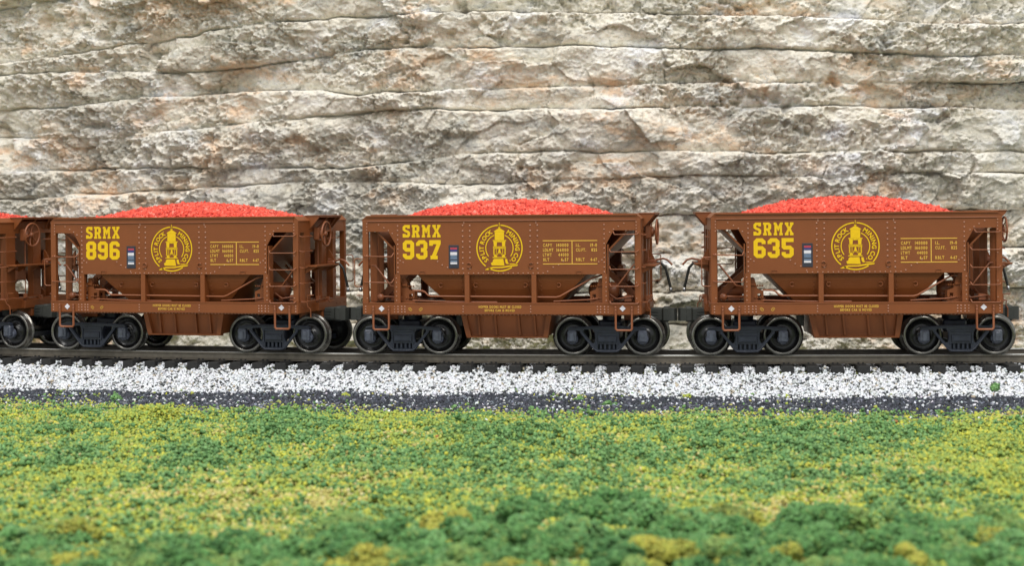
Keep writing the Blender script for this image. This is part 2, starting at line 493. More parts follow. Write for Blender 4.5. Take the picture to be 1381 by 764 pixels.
    h = h - crack * 0.34
    h = h + np.clip(0.6 - z, 0, 2) ** 2 * 0.10            # rubble foot
    Rr = R0 + T_WALL + h
    A = A1 + KAP * s
    X = CX + Rr * np.sin(A); Y = CY - Rr * np.cos(A)
    nz, ns = s.shape
    Vv = np.stack([X, Y, z], -1).reshape(-1, 3)
    idx = np.arange(nz * ns).reshape(nz, ns)
    F = np.stack([idx[:-1, :-1], idx[:-1, 1:], idx[1:, 1:], idx[1:, :-1]], -1).reshape(-1, 4)
    # body behind the face so that the rock has real thickness
    nb = len(Vv)
    e = []
    for k in (0, ns - 1):
        pass
    def P(sv, tv, zv):
        a = A1 + KAP * sv
        return (CX + (R0 + tv) * math.sin(a), CY - (R0 + tv) * math.cos(a), zv)
    ring = list(range(0, ns, 40)) + [ns - 1]
    extraV = []; extraF = []
    for j in ring:
        extraV.append(P(S[j], T_WALL - 4, 13.38)); extraV.append(P(S[j], T_WALL - 4, -1.3))
    for q in range(len(ring) - 1):
        a, bq = nb + 2 * q, nb + 2 * q + 2
        extraF.append((a, bq, bq + 1, a + 1))
        extraF.append((idx[-1, ring[q]], idx[-1, ring[q + 1]], bq, a))
    extraF.append((idx[0, 0], idx[-1, 0], nb, nb + 1))
    extraF.append((idx[-1, -1], idx[0, -1], nb + 2 * len(ring) - 1, nb + 2 * len(ring) - 2))
    Vv = np.concatenate([Vv, np.array(extraV)]); F = np.concatenate([F, np.array(extraF)])
    me = mesh_from_arrays('rock_face', Vv, F, smooth=True)
    o = link('rock_face', me, M['rock'])
    tag(o, 'tall cream and grey layered limestone rock face behind the ore train', 'rock wall')
build_rock()

# ------------------------------------------------------------------ ground
def ground_z(X, Y):
    t = t_of(X, Y)
    z = np.interp(t, [-16, -5.0, -2.6, -1.75, 1.38, 1.50, 3.9, 6.2, 12, 60], [-.62, -.62, -.55, -.40, -.385, -.455, -.77, -.83, -.88, -.95])
    n = (fbm(X * .35, Y * .35, 70, 3) - .5) * 0.25 + (fbm(X * 1.6, Y * 1.6, 71, 2) - .5) * 0.06
    return z + n * np.clip((t - 3.2) / 6, 0, 1)

def build_ground():
    ys = np.concatenate([np.arange(-40, 10, 2.0), np.arange(10, 64, 0.16)])
    xs = np.concatenate([np.arange(-70, -22, 2.0), np.arange(-22, 22, 0.16), np.arange(22, 71, 2.0)])
    X, Y = np.meshgrid(xs, ys)
    Z = ground_z(X, Y)
    ny, nx = X.shape
    idx = np.arange(ny * nx).reshape(ny, nx)
    F = np.stack([idx[:-1, :-1], idx[:-1, 1:], idx[1:, 1:], idx[1:, :-1]], -1).reshape(-1, 4)
    me = mesh_from_arrays('ground', np.stack([X, Y, Z], -1).reshape(-1, 3), F, True)
    o = link('ground', me, M['earth'])
    tag(o, kind='structure')
build_ground()

OCT_V = np.array([(1, 0, 0), (-1, 0, 0), (0, 1, 0), (0, -1, 0), (0, 0, 1), (0, 0, -1)], float)
OCT_F = np.array([(0, 2, 4), (2, 1, 4), (1, 3, 4), (3, 0, 4), (2, 0, 5), (1, 2, 5), (3, 1, 5), (0, 3, 5)])
CUB_V = np.array([(x, y, z) for x in (-1, 1) for y in (-1, 1) for z in (-1, 1)], float) * 0.72
CUB_F = np.array([(0, 1, 3), (0, 3, 2), (4, 6, 7), (4, 7, 5), (0, 4, 5), (0, 5, 1), (2, 3, 7), (2, 7, 6), (0, 2, 6), (0, 6, 4), (1, 5, 7), (1, 7, 3)])

def bits_mesh(name, C, size, colors, tmpl='oct', jit=0.35, flat=(1, 1, 1)):
    """thousands of small grains merged in one mesh, each with its own colour, turn and shape"""
    TV, TF = (OCT_V, OCT_F) if tmpl == 'oct' else (CUB_V, CUB_F)
    n, k = len(C), len(TV)
    q = RNG.normal(size=(n, 4)); q /= np.linalg.norm(q, axis=1)[:, None]
    a, b_, c, d = q.T
    R = np.stack([1 - 2 * (c * c + d * d), 2 * (b_ * c - a * d), 2 * (b_ * d + a * c),
                  2 * (b_ * c + a * d), 1 - 2 * (b_ * b_ + d * d), 2 * (c * d - a * b_),
                  2 * (b_ * d - a * c), 2 * (c * d + a * b_), 1 - 2 * (b_ * b_ + c * c)], -1).reshape(n, 3, 3)
    asp = RNG.uniform(0.6, 1.35, size=(n, 1, 3)) * np.array(flat)
    V = TV[None] * asp * (1 + RNG.uniform(-jit, jit, size=(n, k, 1)))
    V = np.einsum('nij,nkj->nki', R, V) * np.asarray(size)[:, None, None] + C[:, None, :]
    F = (TF[None] + (np.arange(n) * k)[:, None, None]).reshape(-1, 3)
    me = mesh_from_arrays(name, V.reshape(-1, 3), F)
    at = me.attributes.new('grain', 'FLOAT_COLOR', 'POINT')
    cc = np.ones((n, k, 4), dtype=np.float32); cc[:, :, :3] = colors[:, None, :]
    at.data.foreach_set('color', cc.ravel())
    return me

def arc_pts(s, t):
    a = A1 + KAP * s
    return CX + (R0 + t) * np.sin(a), CY - (R0 + t) * np.cos(a)

def pal(idx, table, var=0.12):
    c = np.array(table)[idx]
    return np.clip(c * (1 + RNG.uniform(-var, var, size=(len(idx), 1)) + RNG.uniform(-var / 3, var / 3, size=(len(idx), 3))), 0, 1)

SMAX = 21
TIE_P = 0.615
def edge_white(s): return 3.85 - np.clip(s + 4, -12, 0) * .05 + (fbm(s * .5, s * 0, 200, 3) - .5) * 0.8
def edge_grass(s): return 6.6 + np.clip(s + 4, -12, 0) * .02 + (fbm(s * .35, s * 0, 210, 3) - .5) * 1.5

def build_ballast():
    n = 175000
    s = RNG.uniform(-SMAX, SMAX, n); t = RNG.uniform(-4.6, 5.2, n)
    e = edge_white(s)
    keep = (t < e + RNG.normal(0, 0.16, n))
    # nothing piled on the ties, or under the rails where stones would poke through
    phase = np.abs(((s / TIE_P) % 1.0) - 0.5) * TIE_P          # 0 at a tie's centre
    on_tie = (phase < 0.18) & (np.abs(t) < 1.58)
    keep &= ~on_tie | (RNG.uniform(size=n) < 0.02)
    keep &= (np.abs(np.abs(t) - 0.86) > 0.12)
    s, t = s[keep], t[keep]; n = len(s)
    X, Y = arc_pts(s, t)
    z = ground_z(X, Y) + RNG.uniform(-0.01, 0.075, n) + np.where(np.abs(t) < 1.5, 0.01, 0.0)
    size = RNG.uniform(0.022, 0.045, n)
    k = RNG.choice(5, n, p=[.58, .20, .07, .12, .03])
    col = pal(k, [(.84, .86, .88), (.72, .75, .79), (.42, .43, .43), (.09, .095, .10), (.48, .42, .32)], .08)
    me = bits_mesh('ballast', np.stack([X, Y, z], -1), size, col, 'cube', 0.28)
    tag(link('ballast', me, M['ballast']), 'white crushed stone ballast shoulder beside the track', 'ballast', kind='stuff')
    n = 88000
    s = RNG.uniform(-SMAX, SMAX, n); t = RNG.uniform(3.2, 9.2, n)
    keep = (t > edge_white(s) - 0.08 + RNG.normal(0, 0.12, n)) & (t < edge_grass(s) + 1.2 + RNG.normal(0, 0.5, n))
    s, t = s[keep], t[keep]; n = len(s)
    X, Y = arc_pts(s, t)
    z = ground_z(X, Y) + RNG.uniform(0, 0.05, n)
    k = RNG.choice(4, n, p=[.62, .24, .08, .06])
    col = pal(k, [(.045, .050, .062), (.09, .097, .12), (.22, .24, .28), (.78, .80, .82)], .2)
    me = bits_mesh('cinders', np.stack([X, Y, z], -1), RNG.uniform(0.022, 0.042, n), col, 'cube', 0.3)
    tag(link('cinders', me, M['cinder']), 'band of dark grey cinders between white ballast and turf', 'cinders', kind='stuff')
build_ballast()

# ------------------------------------------------------------------ turf
DEEP = [(.12, .26, .085), (.165, .33, .12), (.08, .19, .065), (.22, .33, .10)]
GREENS = [(.16, .31, .11), (.22, .39, .15), (.11, .23, .085), (.30, .43, .12)]
LIMES = [(.42, .47, .09), (.33, .43, .11), (.58, .57, .09), (.24, .36, .10)]
TANS = [(.58, .53, .17), (.50, .45, .15), (.64, .58, .28), (.45, .20, .08)]
OLIVE = [(.33, .34, .07), (.27, .30, .06), (.42, .41, .08), (.20, .25, .07)]

def blob_field(X, Y, blobs):
    f = np.zeros_like(X)
    for px, py, w_, h_, a in blobs:
        bx, by = px_ground(px, py, -0.8)
        sx = w_ / 2300 * by
        sy = h_ / 2300 * by * by / 4.6
        f = np.maximum(f, a * np.exp(-((X - bx) / sx) ** 2 - ((Y - by) / sy) ** 2))
    return f
GREEN_SPOTS = [(375, 580, 55, 22, 1), (275, 608, 50, 16, 1), (235, 640, 30, 10, .8), (700, 592, 70, 16, .9), (650, 618, 70, 14, .8), (835, 615, 80, 20, 1),
               (960, 592, 70, 18, 1), (1070, 598, 90, 20, 1), (1040, 640, 40, 18, .9), (1190, 580, 70, 12, .8), (1250, 650, 60, 12, .7), (90, 620, 40, 16, .8),
               (560, 620, 60, 10, .6), (480, 606, 60, 10, .6), (80, 655, 50, 10, .7), (740, 650, 60, 12, .6), (1120, 640, 40, 10, .6), (110, 580, 40, 8, .6)]
LIME_SPOTS = [(205, 560, 40, 12, 1), (1350, 600, 45, 24, 1.1), (1270, 615, 30, 10, 1), (1360, 645, 35, 18, 1), (520, 560, 50, 8, .6), (120, 640, 60, 14, .6)]
TAN_SPOTS = [(200, 668, 60, 9, 1), (320, 668, 60, 8, .8), (455, 668, 60, 14, .8), (1060, 690, 80, 8, .7), (640, 660, 80, 8, .6), (860, 560, 60, 5, .6), (1260, 680, 60, 8, .6), (500, 640, 60, 8, .7)]

def build_turf():
    # bits per band of depth, so that near ones are not wasted
    n = 330000
    Y = 19.0 + (46.0 - 19.0) * RNG.uniform(size=n) ** 0.85
    X = RNG.uniform(-1, 1, n) * (0.36 * Y + 3.0)
    t = t_of(X, Y); s = s_of(X, Y)
    keep = t > edge_grass(s) + RNG.normal(0, 0.34, n) + np.abs(RNG.normal(0, 1.1, n)) * (RNG.uniform(size=n) < .75)
    stray = (t > edge_white(s) - .3) & (RNG.uniform(size=n) < 0.03) & (fbm(X * .9, Y * .9, 333, 2) > .52)
    keep |= stray
    X, Y, t = X[keep], Y[keep], t[keep]; n = len(X)
    gr = blob_field(X, Y, GREEN_SPOTS); li = blob_field(X, Y, LIME_SPOTS); ta = blob_field(X, Y, TAN_SPOTS)
    n4 = fbm(X * 6.5, Y * 5.0, 104, 2) - .5; n5 = fbm(X * 6.5 + 40, Y * 5.0, 105, 2) - .5
    n1 = fbm(X * 0.9, Y * 0.9, 101, 4); n2 = fbm(X * 2.2 + 5, Y * 2.2, 102, 3); n3 = fbm(X * .5, Y * .5 + 8, 103, 3)
    g = gr * .85 + (n1 - .5) * 1.1 + (n2 - .5) * 2.0 + .07 + n4 * 1.6 + RNG.normal(0, .27, n)
    l = li * 2.2 + (n2 - .45) * 1.3 + .31 + n5 * 1.3 + RNG.normal(0, .27, n)
    a = ta * 1.0 + (n3 - .5) * 1.4 - .20 - n5 * .6 + RNG.normal(0, .28, n)
    kind = np.argmax(np.stack([g, l, a], -1), -1)
    lump = np.clip(g - .35, 0, 1.2) * (kind == 0) * 0.13 + np.clip(li - .3, 0, 1) * (kind == 1) * 0.16
    z = ground_z(X, Y) + RNG.uniform(0.0, 0.075, n) + lump * RNG.uniform(0, 1, n) ** .5 + np.clip(fbm(X * 3.0, Y * 3.0, 140, 3) - .48, 0, 1) * .28 * np.clip((t - 7) * .5, 0, 1)
    sub = RNG.integers(0, 4, n)
    k = kind * 4 + np.where(RNG.uniform(size=n) < .6, sub, RNG.integers(0, 2, n))
    k = np.where((k == 11) & (RNG.uniform(size=n) < .93), 8, k)
    col = pal(k, GREENS + LIMES + TANS, .13)
    me = bits_mesh('turf', np.stack([X, Y, z], -1), RNG.uniform(0.026, 0.052, n), col, 'oct', 0.35)
    tag(link('turf', me, M['turf']), 'yellow green ground foam turf covering the layout in front of the track', 'turf', kind='stuff')

def clump(cx, cy, cz, r, h, n):
    """points of a ragged foam tuft"""
    m = max(3, int(r / 0.10))
    # sub-lobes spread over the tuft
    la = RNG.uniform(0, 2 * PI, m); lr = r * 0.75 * np.sqrt(RNG.uniform(0, 1, m))
    lx, ly = cx + lr * np.cos(la), cy + lr * np.sin(la)
    lz = cz + h * (1 - (lr / r) ** 2) * RNG.uniform(.35, .8, m)
    ls = r * RNG.uniform(.28, .5, m)
    i = RNG.integers(0, m, n)
    d = RNG.normal(size=(n, 3)); d /= np.linalg.norm(d, axis=1)[:, None]
    rad = ls[i] * RNG.uniform(.45, 1.12, n) ** .6
    P = np.stack([lx[i], ly[i], lz[i]], -1) + d * rad[:, None] * np.array([1, 1, .75])
    P[:, 2] = np.maximum(P[:, 2], cz - .03)
    return P

def build_undergrowth():
    Ps = []; Cs = []; Sz = []
    # the near strip of thick foam foliage, in two tones
    olive_px = [(80, 735), (150, 715), (300, 700), (385, 722), (250, 690), (370, 680), (610, 700), (640, 690), (765, 735), (890, 728), (1010, 690), (890, 745), (20, 700), (1340, 720), (1230, 740), (1060, 735), (500, 745), (700, 760), (1190, 700)]
    op = [px_ground(a, b_, -0.55) for a, b_ in olive_px]
    cnt = 0
    for _ in range(900):
        Y = RNG.uniform(19.5, 28.6)
        X = RNG.uniform(-1, 1) * (.36 * Y + 2)
        edge = 24.7 + 1.0 * math.sin(X * .55 + 1) + 1.0 * (float(fbm(np.array([X * .6]), np.array([3.0]), 300, 2)[0]) - .5) * 2
        if Y > edge: continue
        r = RNG.uniform(.26, .50); h = RNG.uniform(.20, .55)
        n = int(900 * r / .4)
        P = clump(X, Y, float(ground_z(np.array([X]), np.array([Y]))[0]), r, h, n)
        near = min(math.hypot(X - a, Y - b_) for a, b_ in op)
        ol = near < .36 or RNG.uniform() < .02
        sub = RNG.integers(0, 4) if RNG.uniform() < .5 else 0
        kk = np.where(RNG.uniform(size=n) < .7, sub, RNG.integers(0, 4, n))
        Ps.append(P); Cs.append(pal(kk, OLIVE if ol else DEEP, .18)); Sz.append(RNG.uniform(.024, .05, n))
        cnt += 1
    me = bits_mesh('undergrowth', np.concatenate(Ps), np.concatenate(Sz), np.concatenate(Cs), 'oct', .35)
    tag(link('undergrowth', me, M['turf']), 'thick green and olive foam undergrowth along the near edge', 'undergrowth', kind='stuff')

def tuft(px, py, zt, r, h, table, label, n=700):
    X, Y = px_ground(px, py, zt)
    z0 = float(ground_z(np.array([X]), np.array([Y]))[0])
    P = clump(0, 0, -.01, r, h, n)
    me = bits_mesh('foam_tuft', P, RNG.uniform(.022, .042, n), pal(RNG.integers(0, 3, n), table, .2), 'oct', .35)
    o = link('foam_tuft', me, M['turf'])
    o.location = (X, Y, z0)
    tag(o, label, 'foam tuft', 'single foam tufts growing by the ballast')

build_turf()
build_undergrowth()
tuft(205, 566, -.8, .62, .22, LIMES, 'low yellow tuft in the turf below the leftmost numbered ore car', 1500)
tuft(1340, 528, -.66, .20, .22, GREENS, 'round dark green tuft on the white ballast at the far right', 500)
tuft(928, 534, -.7, .20, .10, LIMES, 'tiny pale green tuft at the ballast edge below the gap between cars', 260)
tuft(822, 546, -.76, .20, .14, GREENS, 'small green tuft rooted in the grey cinders below the middle car', 300)
tuft(782, 537, -.7, .16, .10, GREENS, 'small low green tuft where white ballast meets cinders below the middle car', 240)
tuft(157, 538, -.74, .26, .14, GREENS, 'small green tuft on the cinders at the far left', 320)
tuft(466, 532, -.7, .16, .08, LIMES, 'thin flat green tuft on the ballast edge below the gap at the left', 200)
tuft(136, 578, -.8, .22, .18, GREENS, 'round green tuft beside the yellow tuft in the turf', 400)

# ------------------------------------------------------------------ track
def sweep(mb, prof, s0, s1, step, toff):
    """profile (t, z) closed outline swept along the arc"""
    S = np.arange(s0, s1 + step / 2, step)
    k = len(prof); vs = []; fs = []
    for sv in S:
        for t, z in prof:
            x, y, a = arc(sv, toff + t)
            vs.append((x, y, z))
    for i in range(len(S) - 1):
        for j in range(k): fs.append((i * k + j, i * k + (j + 1) % k, (i + 1) * k + (j + 1) % k, (i + 1) * k + j))
    mb.add(vs, fs + [tuple(range(k)), tuple(range((len(S) - 1) * k, len(S) * k))[::-1]], False)

def build_track():
    root = bpy.data.objects.new('railway_track', None); COL.objects.link(root)
    tag(root, 'curved model railway track with dark ties that carries the ore train', 'track')
    RP = [(-.10, -.215), (.10, -.215), (.10, -.20), (.022, -.172), (.018, -.075), (.042, -.058), (.042, -.012), (.030, 0.0), (-.030, 0.0), (-.042, -.012), (-.042, -.058), (-.018, -.075), (-.022, -.172), (-.10, -.20)]
    for side in (1, -1):
        mb = MB(); sweep(mb, RP, -26, 26, .25, side * .86)
        mb.build('rail', M['rail'], root)
    # ties: a block with spike heads and tie plates under both rails
    mb = MB(); mb.box(-.15, .15, -1.52, 1.52, -.47, -.222, .015)
    for side in (-1, 1):
        mb.box(-.12, .12, side * .86 - .17, side * .86 + .17, -.225, -.212, .004)
        for q in (-1, 1):
            for dx in (-.06, .06): mb.box(dx - .022, dx + .022, side * .86 + q * .115 - .022, side * .86 + q * .115 + .022, -.214, -.178, .006)
    first = None
    for i in range(-36, 37):
        x, y, a = arc((i + .5) * TIE_P)
        if first is None:
            first = mb.build('tie', M['tie'], root); o = first
        else:
            o = first.copy(); COL.objects.link(o); o.parent = root
        o.location = (x, y, 0); o.rotation_euler = (0, 0, a + random.uniform(-.012, .012))
build_track()

# ------------------------------------------------------------------ lettering
G = {
 '8': (10, [(2.5,0),(7.5,0),(10,2.5),(10,7.3),(9,8.5),(10,9.7),(10,14.5),(7.5,17),(2.5,17),(0,14.5),(0,9.7),(1,8.5),(0,7.3),(0,2.5)], [[(3.5,3.4),(6.5,3.4),(6.5,6.9),(3.5,6.9)], [(3.5,10.1),(6.5,10.1),(6.5,13.6),(3.5,13.6)]]),
 '6': (10, [(2.5,0),(7.5,0),(10,2.5),(10,7.7),(7.5,10.2),(3.4,10.2),(3.4,13),(4,13.6),(6.3,13.6),(6.7,13.2),(6.7,12),(10,12),(10,14.5),(7.5,17),(2.5,17),(0,14.5),(0,2.5)], [[(3.4,3.4),(6.6,3.4),(6.6,6.8),(3.4,6.8)]]),
 '3': (10, [(2.5,0),(7.5,0),(10,2.5),(10,7.3),(9.2,8.5),(10,9.7),(10,14.5),(7.5,17),(2.5,17),(0,14.5),(0,12),(3.3,12),(3.3,13.3),(3.6,13.6),(6.6,13.6),(6.6,10.1),(4.3,10.1),(4.3,6.4),(6.6,6.4),(6.6,3.4),(3.6,3.4),(3.3,3.7),(3.3,5),(0,5),(0,2.5)], []),
 '5': (10, [(0,5),(0,2.5),(2.5,0),(7.5,0),(10,2.5),(10,8),(7.5,10.5),(3.5,10.5),(3.5,13.6),(10,13.6),(10,17),(0,17),(0,8.8),(1.8,7.1),(6.6,7.1),(6.6,3.4),(3.4,3.4),(3.4,5)], []),
 '7': (10, [(0,17),(10,17),(10,13.6),(5.9,3.3),(7.3,3.3),(7.3,0),(1,0),(1,3.3),(2.3,3.3),(6.4,13.4),(3.2,13.4),(3.2,12),(0,12)], []),
 'S': (9.6, [(0,0),(7.5,0),(9.8,2.5),(9.8,7),(7.5,9.3),(4,10.6),(3.5,11.2),(3.5,13.3),(5.8,13.5),(6.4,12),(9.6,12),(9.6,17),(2.5,17),(0,14.5),(0,10),(2.5,7.7),(6,6.2),(6.4,5.6),(6.4,3.6),(4.2,3.4),(3.6,5),(0,5)], []),
 'R': (10.3, [(0,0),(4.6,0),(4.6,3),(4,3),(4,6.3),(5,6.3),(6.2,3),(6,3),(6,0),(10.3,0),(10.3,3),(9.4,3),(8.2,7),(10,8.8),(10,14.5),(7.5,17),(0,17),(0,14),(1,14),(1,3),(0,3)], [[(4,9.5),(6.3,9.5),(6.3,13.8),(4,13.8)]]),
 'M': (12, [(0,0),(4.6,0),(4.6,3),(3.9,3),(3.9,9.5),(6,5),(8.1,9.5),(8.1,3),(7.4,3),(7.4,0),(12,0),(12,3),(11,3),(11,14),(12,14),(12,17),(8.6,17),(6,11.5),(3.4,17),(0,17),(0,14),(1,14),(1,3),(0,3)], []),
 'X': (11, [(0,0),(4.6,0),(4.6,3),(4.2,3),(5.5,6),(6.8,3),(6.4,3),(6.4,0),(11,0),(11,3),(10.2,3),(7.5,8.5),(10.2,14),(11,14),(11,17),(6.4,17),(6.4,14),(6.8,14),(5.5,11),(4.2,14),(4.6,14),(4.6,17),(0,17),(0,14),(.8,14),(3.5,8.5),(.8,3),(0,3)], []),
}
G['9'] = (10, [(10 - x, 17 - z) for x, z in G['6'][1]], [[(10 - x, 17 - z) for x, z in h] for h in G['6'][2]])
YF = -1.7236                 # near face of the side sheet
YL0, YL1 = YF - 0.006, YF + 0.004

def big_text(mb, text, xs, z0, h):
    for ch, (xa, xb) in zip(text, xs):
        wd, out, holes = G[ch]
        f = lambda p: (xa + (xb - xa) * p[0] / wd, z0 + h * p[1] / 17)
        mb.prism([f(p) for p in out], YL0, YL1, [[f(p) for p in hh] for hh in holes])

_char_cache = {}
def char_mesh(ch):
    """triangles of one character of Blender's own font, cap height 1"""
    if ch in _char_cache: return _char_cache[ch]
    cu = bpy.data.curves.new('c', 'FONT'); cu.body = ch; cu.size = 1.0; cu.resolution_u = 2; cu.offset = 0.03
    o = bpy.data.objects.new('c', cu); COL.objects.link(o)
    dg = bpy.context.evaluated_depsgraph_get(); dg.update()
    me = bpy.data.meshes.new_from_object(o.evaluated_get(dg))
    vs = [(v.co.x, v.co.y) for v in me.vertices]; fs = [tuple(p.vertices) for p in me.polygons]
    bpy.data.objects.remove(o); bpy.data.curves.remove(cu); bpy.data.meshes.remove(me)
    if vs:
        x0 = min(v[0] for v in vs); x1 = max(v[0] for v in vs)
    else: x0, x1 = 0, .3
    _char_cache[ch] = (vs, fs, x0, x1)
    return _char_cache[ch]

def small_text(mb, text, x0, x1, z0, h, y=None, gap=0.14):
    """fit text between x0 and x1 with cap height h"""
    y = YL0 if y is None else y
    ws = []
    for ch in text:
        if ch == ' ': ws.append(.35)
        else:
            vs, fs, a, b_ = char_mesh(ch); ws.append(b_ - a)
    tot = sum(ws) + gap * (len(text) - 1)
    k = (x1 - x0) / tot; x = x0
    for ch, wd in zip(text, ws):
        if ch != ' ':
            vs, fs, a, b_ = char_mesh(ch)
            mb.add([(x + (vx - a) * k, y, z0 + vy * h / .72) for vx, vy in vs], fs, False)
        x += (wd + gap) * k

def arc_text(mb, text, cx, cz, r, a0, a1, h):
    n = len(text)
    # advance by letter width
    ws = [(.30 if ch in ' ' else .25 if ch in 'I.' else .75 if ch in 'MNO' else .6) for ch in text]
    tot = sum(ws); acc = 0
    for ch, wd in zip(text, ws):
        a = math.radians(a0 + (a1 - a0) * (acc + wd / 2) / tot); acc += wd
        if ch == ' ': continue
        vs, fs, xa, xb = char_mesh(ch)
        k = h / .72
        ox, oz = cx + r * math.cos(a), cz + r * math.sin(a)
        tx, tz = math.sin(a), -math.cos(a)         # reading direction, clockwise
        ux, uz = math.cos(a), math.sin(a)
        mb.add([(ox + tx * (vx - (xa + xb) / 2) * k + ux * (vy * k - h / 2), YL0, oz + tz * (vx - (xa + xb) / 2) * k + uz * (vy * k - h / 2)) for vx, vy in vs], fs, False)

def annulus(mb, cx, cz, r0, r1, a0, a1, n=72):
    pts0 = []; pts1 = []
    m_ = max(4, int(n * abs(a1 - a0) / 360))
    vs = []; fs = []
    for i in range(m_ + 1):
        a = math.radians(a0 + (a1 - a0) * i / m_)
        vs.append((cx + r0 * math.cos(a), YL0, cz + r0 * math.sin(a))); vs.append((cx + r1 * math.cos(a), YL0, cz + r1 * math.sin(a)))
    for i in range(m_): fs.append((2 * i, 2 * i + 1, 2 * i + 3, 2 * i + 2))
    mb.add(vs, fs, False)

def emblem(parent):
    cx, cz, R = -0.012, 2.782, 0.597
    mb = MB()
    annulus(mb, cx, cz, R * .95, R, -42, 87); annulus(mb, cx, cz, R * .95, R, 93, 232); annulus(mb, cx, cz, R * .95, R, 240, 303)
    annulus(mb, cx, cz, R * .57, R * .61, 112, 217); annulus(mb, cx, cz, R * .57, R * .61, -36, 67)
    arc_text(mb, 'SPLIT ROCK', cx, cz, R * .78, 229, 114, R * .185)
    arc_text(mb, 'MINING CO.', cx, cz, R * .78, 66, -52, R * .185)
    def poly(pts, hs=()):
        f = lambda p: (cx + p[0] * R, cz + p[1] * R)
        mb.prism([f(p) for p in pts], YL0, YL1, [[f(p) for p in h] for h in hs])
    poly([(-.012, .88), (.012, .88), (.012, 1.09), (-.012, 1.09)])
    poly([(-.05, .86), (0, .96), (.05, .86), (.03, .84), (-.03, .84)])
    poly([(-.25, .69), (.25, .69), (.20, .74), (.035, .835), (-.035, .835), (-.20, .74)])
    poly([(-.20, .345), (.20, .345), (.20, .685), (-.20, .685)])
    poly([(-.29, .30), (.29, .30), (.29, .34), (-.29, .34)])
    poly([(-.24, .075), (-.12, .075), (-.10, .295), (-.26, .295)]); poly([(.12, .075), (.24, .075), (.26, .295), (.10, .295)])
    poly([(-.115, .25), (.115, .25), (.115, .295), (-.11, .295)])
    poly([(-.28, .035), (.28, .035), (.28, .07), (-.28, .07)]); poly([(-.28, -.03), (.28, -.03), (.28, .01), (-.28, .01)])
    for x in (-.265, -.235, .215, .245): poly([(x, -.30), (x + .022, -.30), (x + .022, -.035), (x, -.035)])
    for x in (-.15, .13): poly([(x, -.30), (x + .02, -.30), (x + .02, -.035), (x, -.035)])
    poly([(-.03, -.04), (.03, -.04), (.045, -.14), (.075, -.20), (-.075, -.20), (-.045, -.14)])
    poly([(-.09, -.30), (-.07, -.30), (-.07, -.24), (.07, -.24), (.07, -.30), (.09, -.30), (.09, -.215), (-.09, -.215)])
    poly([(-.24, -.38), (-.10, -.38), (-.11, -.30), (-.17, -.27), (-.23, -.30)]); poly([(.10, -.38), (.24, -.38), (.23, -.30), (.17, -.27), (.11, -.30)])
    poly([(-.30, -.42), (.29, -.42), (.29, -.385), (-.30, -.385)])
    poly([(-.28, -.50), (-.22, -.46), (.16, -.46), (.21, -.75), (-.34, -.74), (-.38, -.64), (-.30, -.60)])
    poly([(.24, -.46), (.33, -.47), (.36, -.62), (.42, -.67), (.30, -.68), (.25, -.60)])
    # the shore line sweeping under the tower
    poly([(-.64, -.93), (-.52, -.86), (-.30, -.80), (.10, -.80), (.42, -.74), (.80, -.71), (.76, -.76), (.44, -.80), (.12, -.85), (-.30, -.86), (-.50, -.93)])
    poly([(.42, -.70), (.60, -.70), (.80, -.68), (.60, -.66), (.44, -.665)])
    mb.build('emblem', M['yellow'], parent)

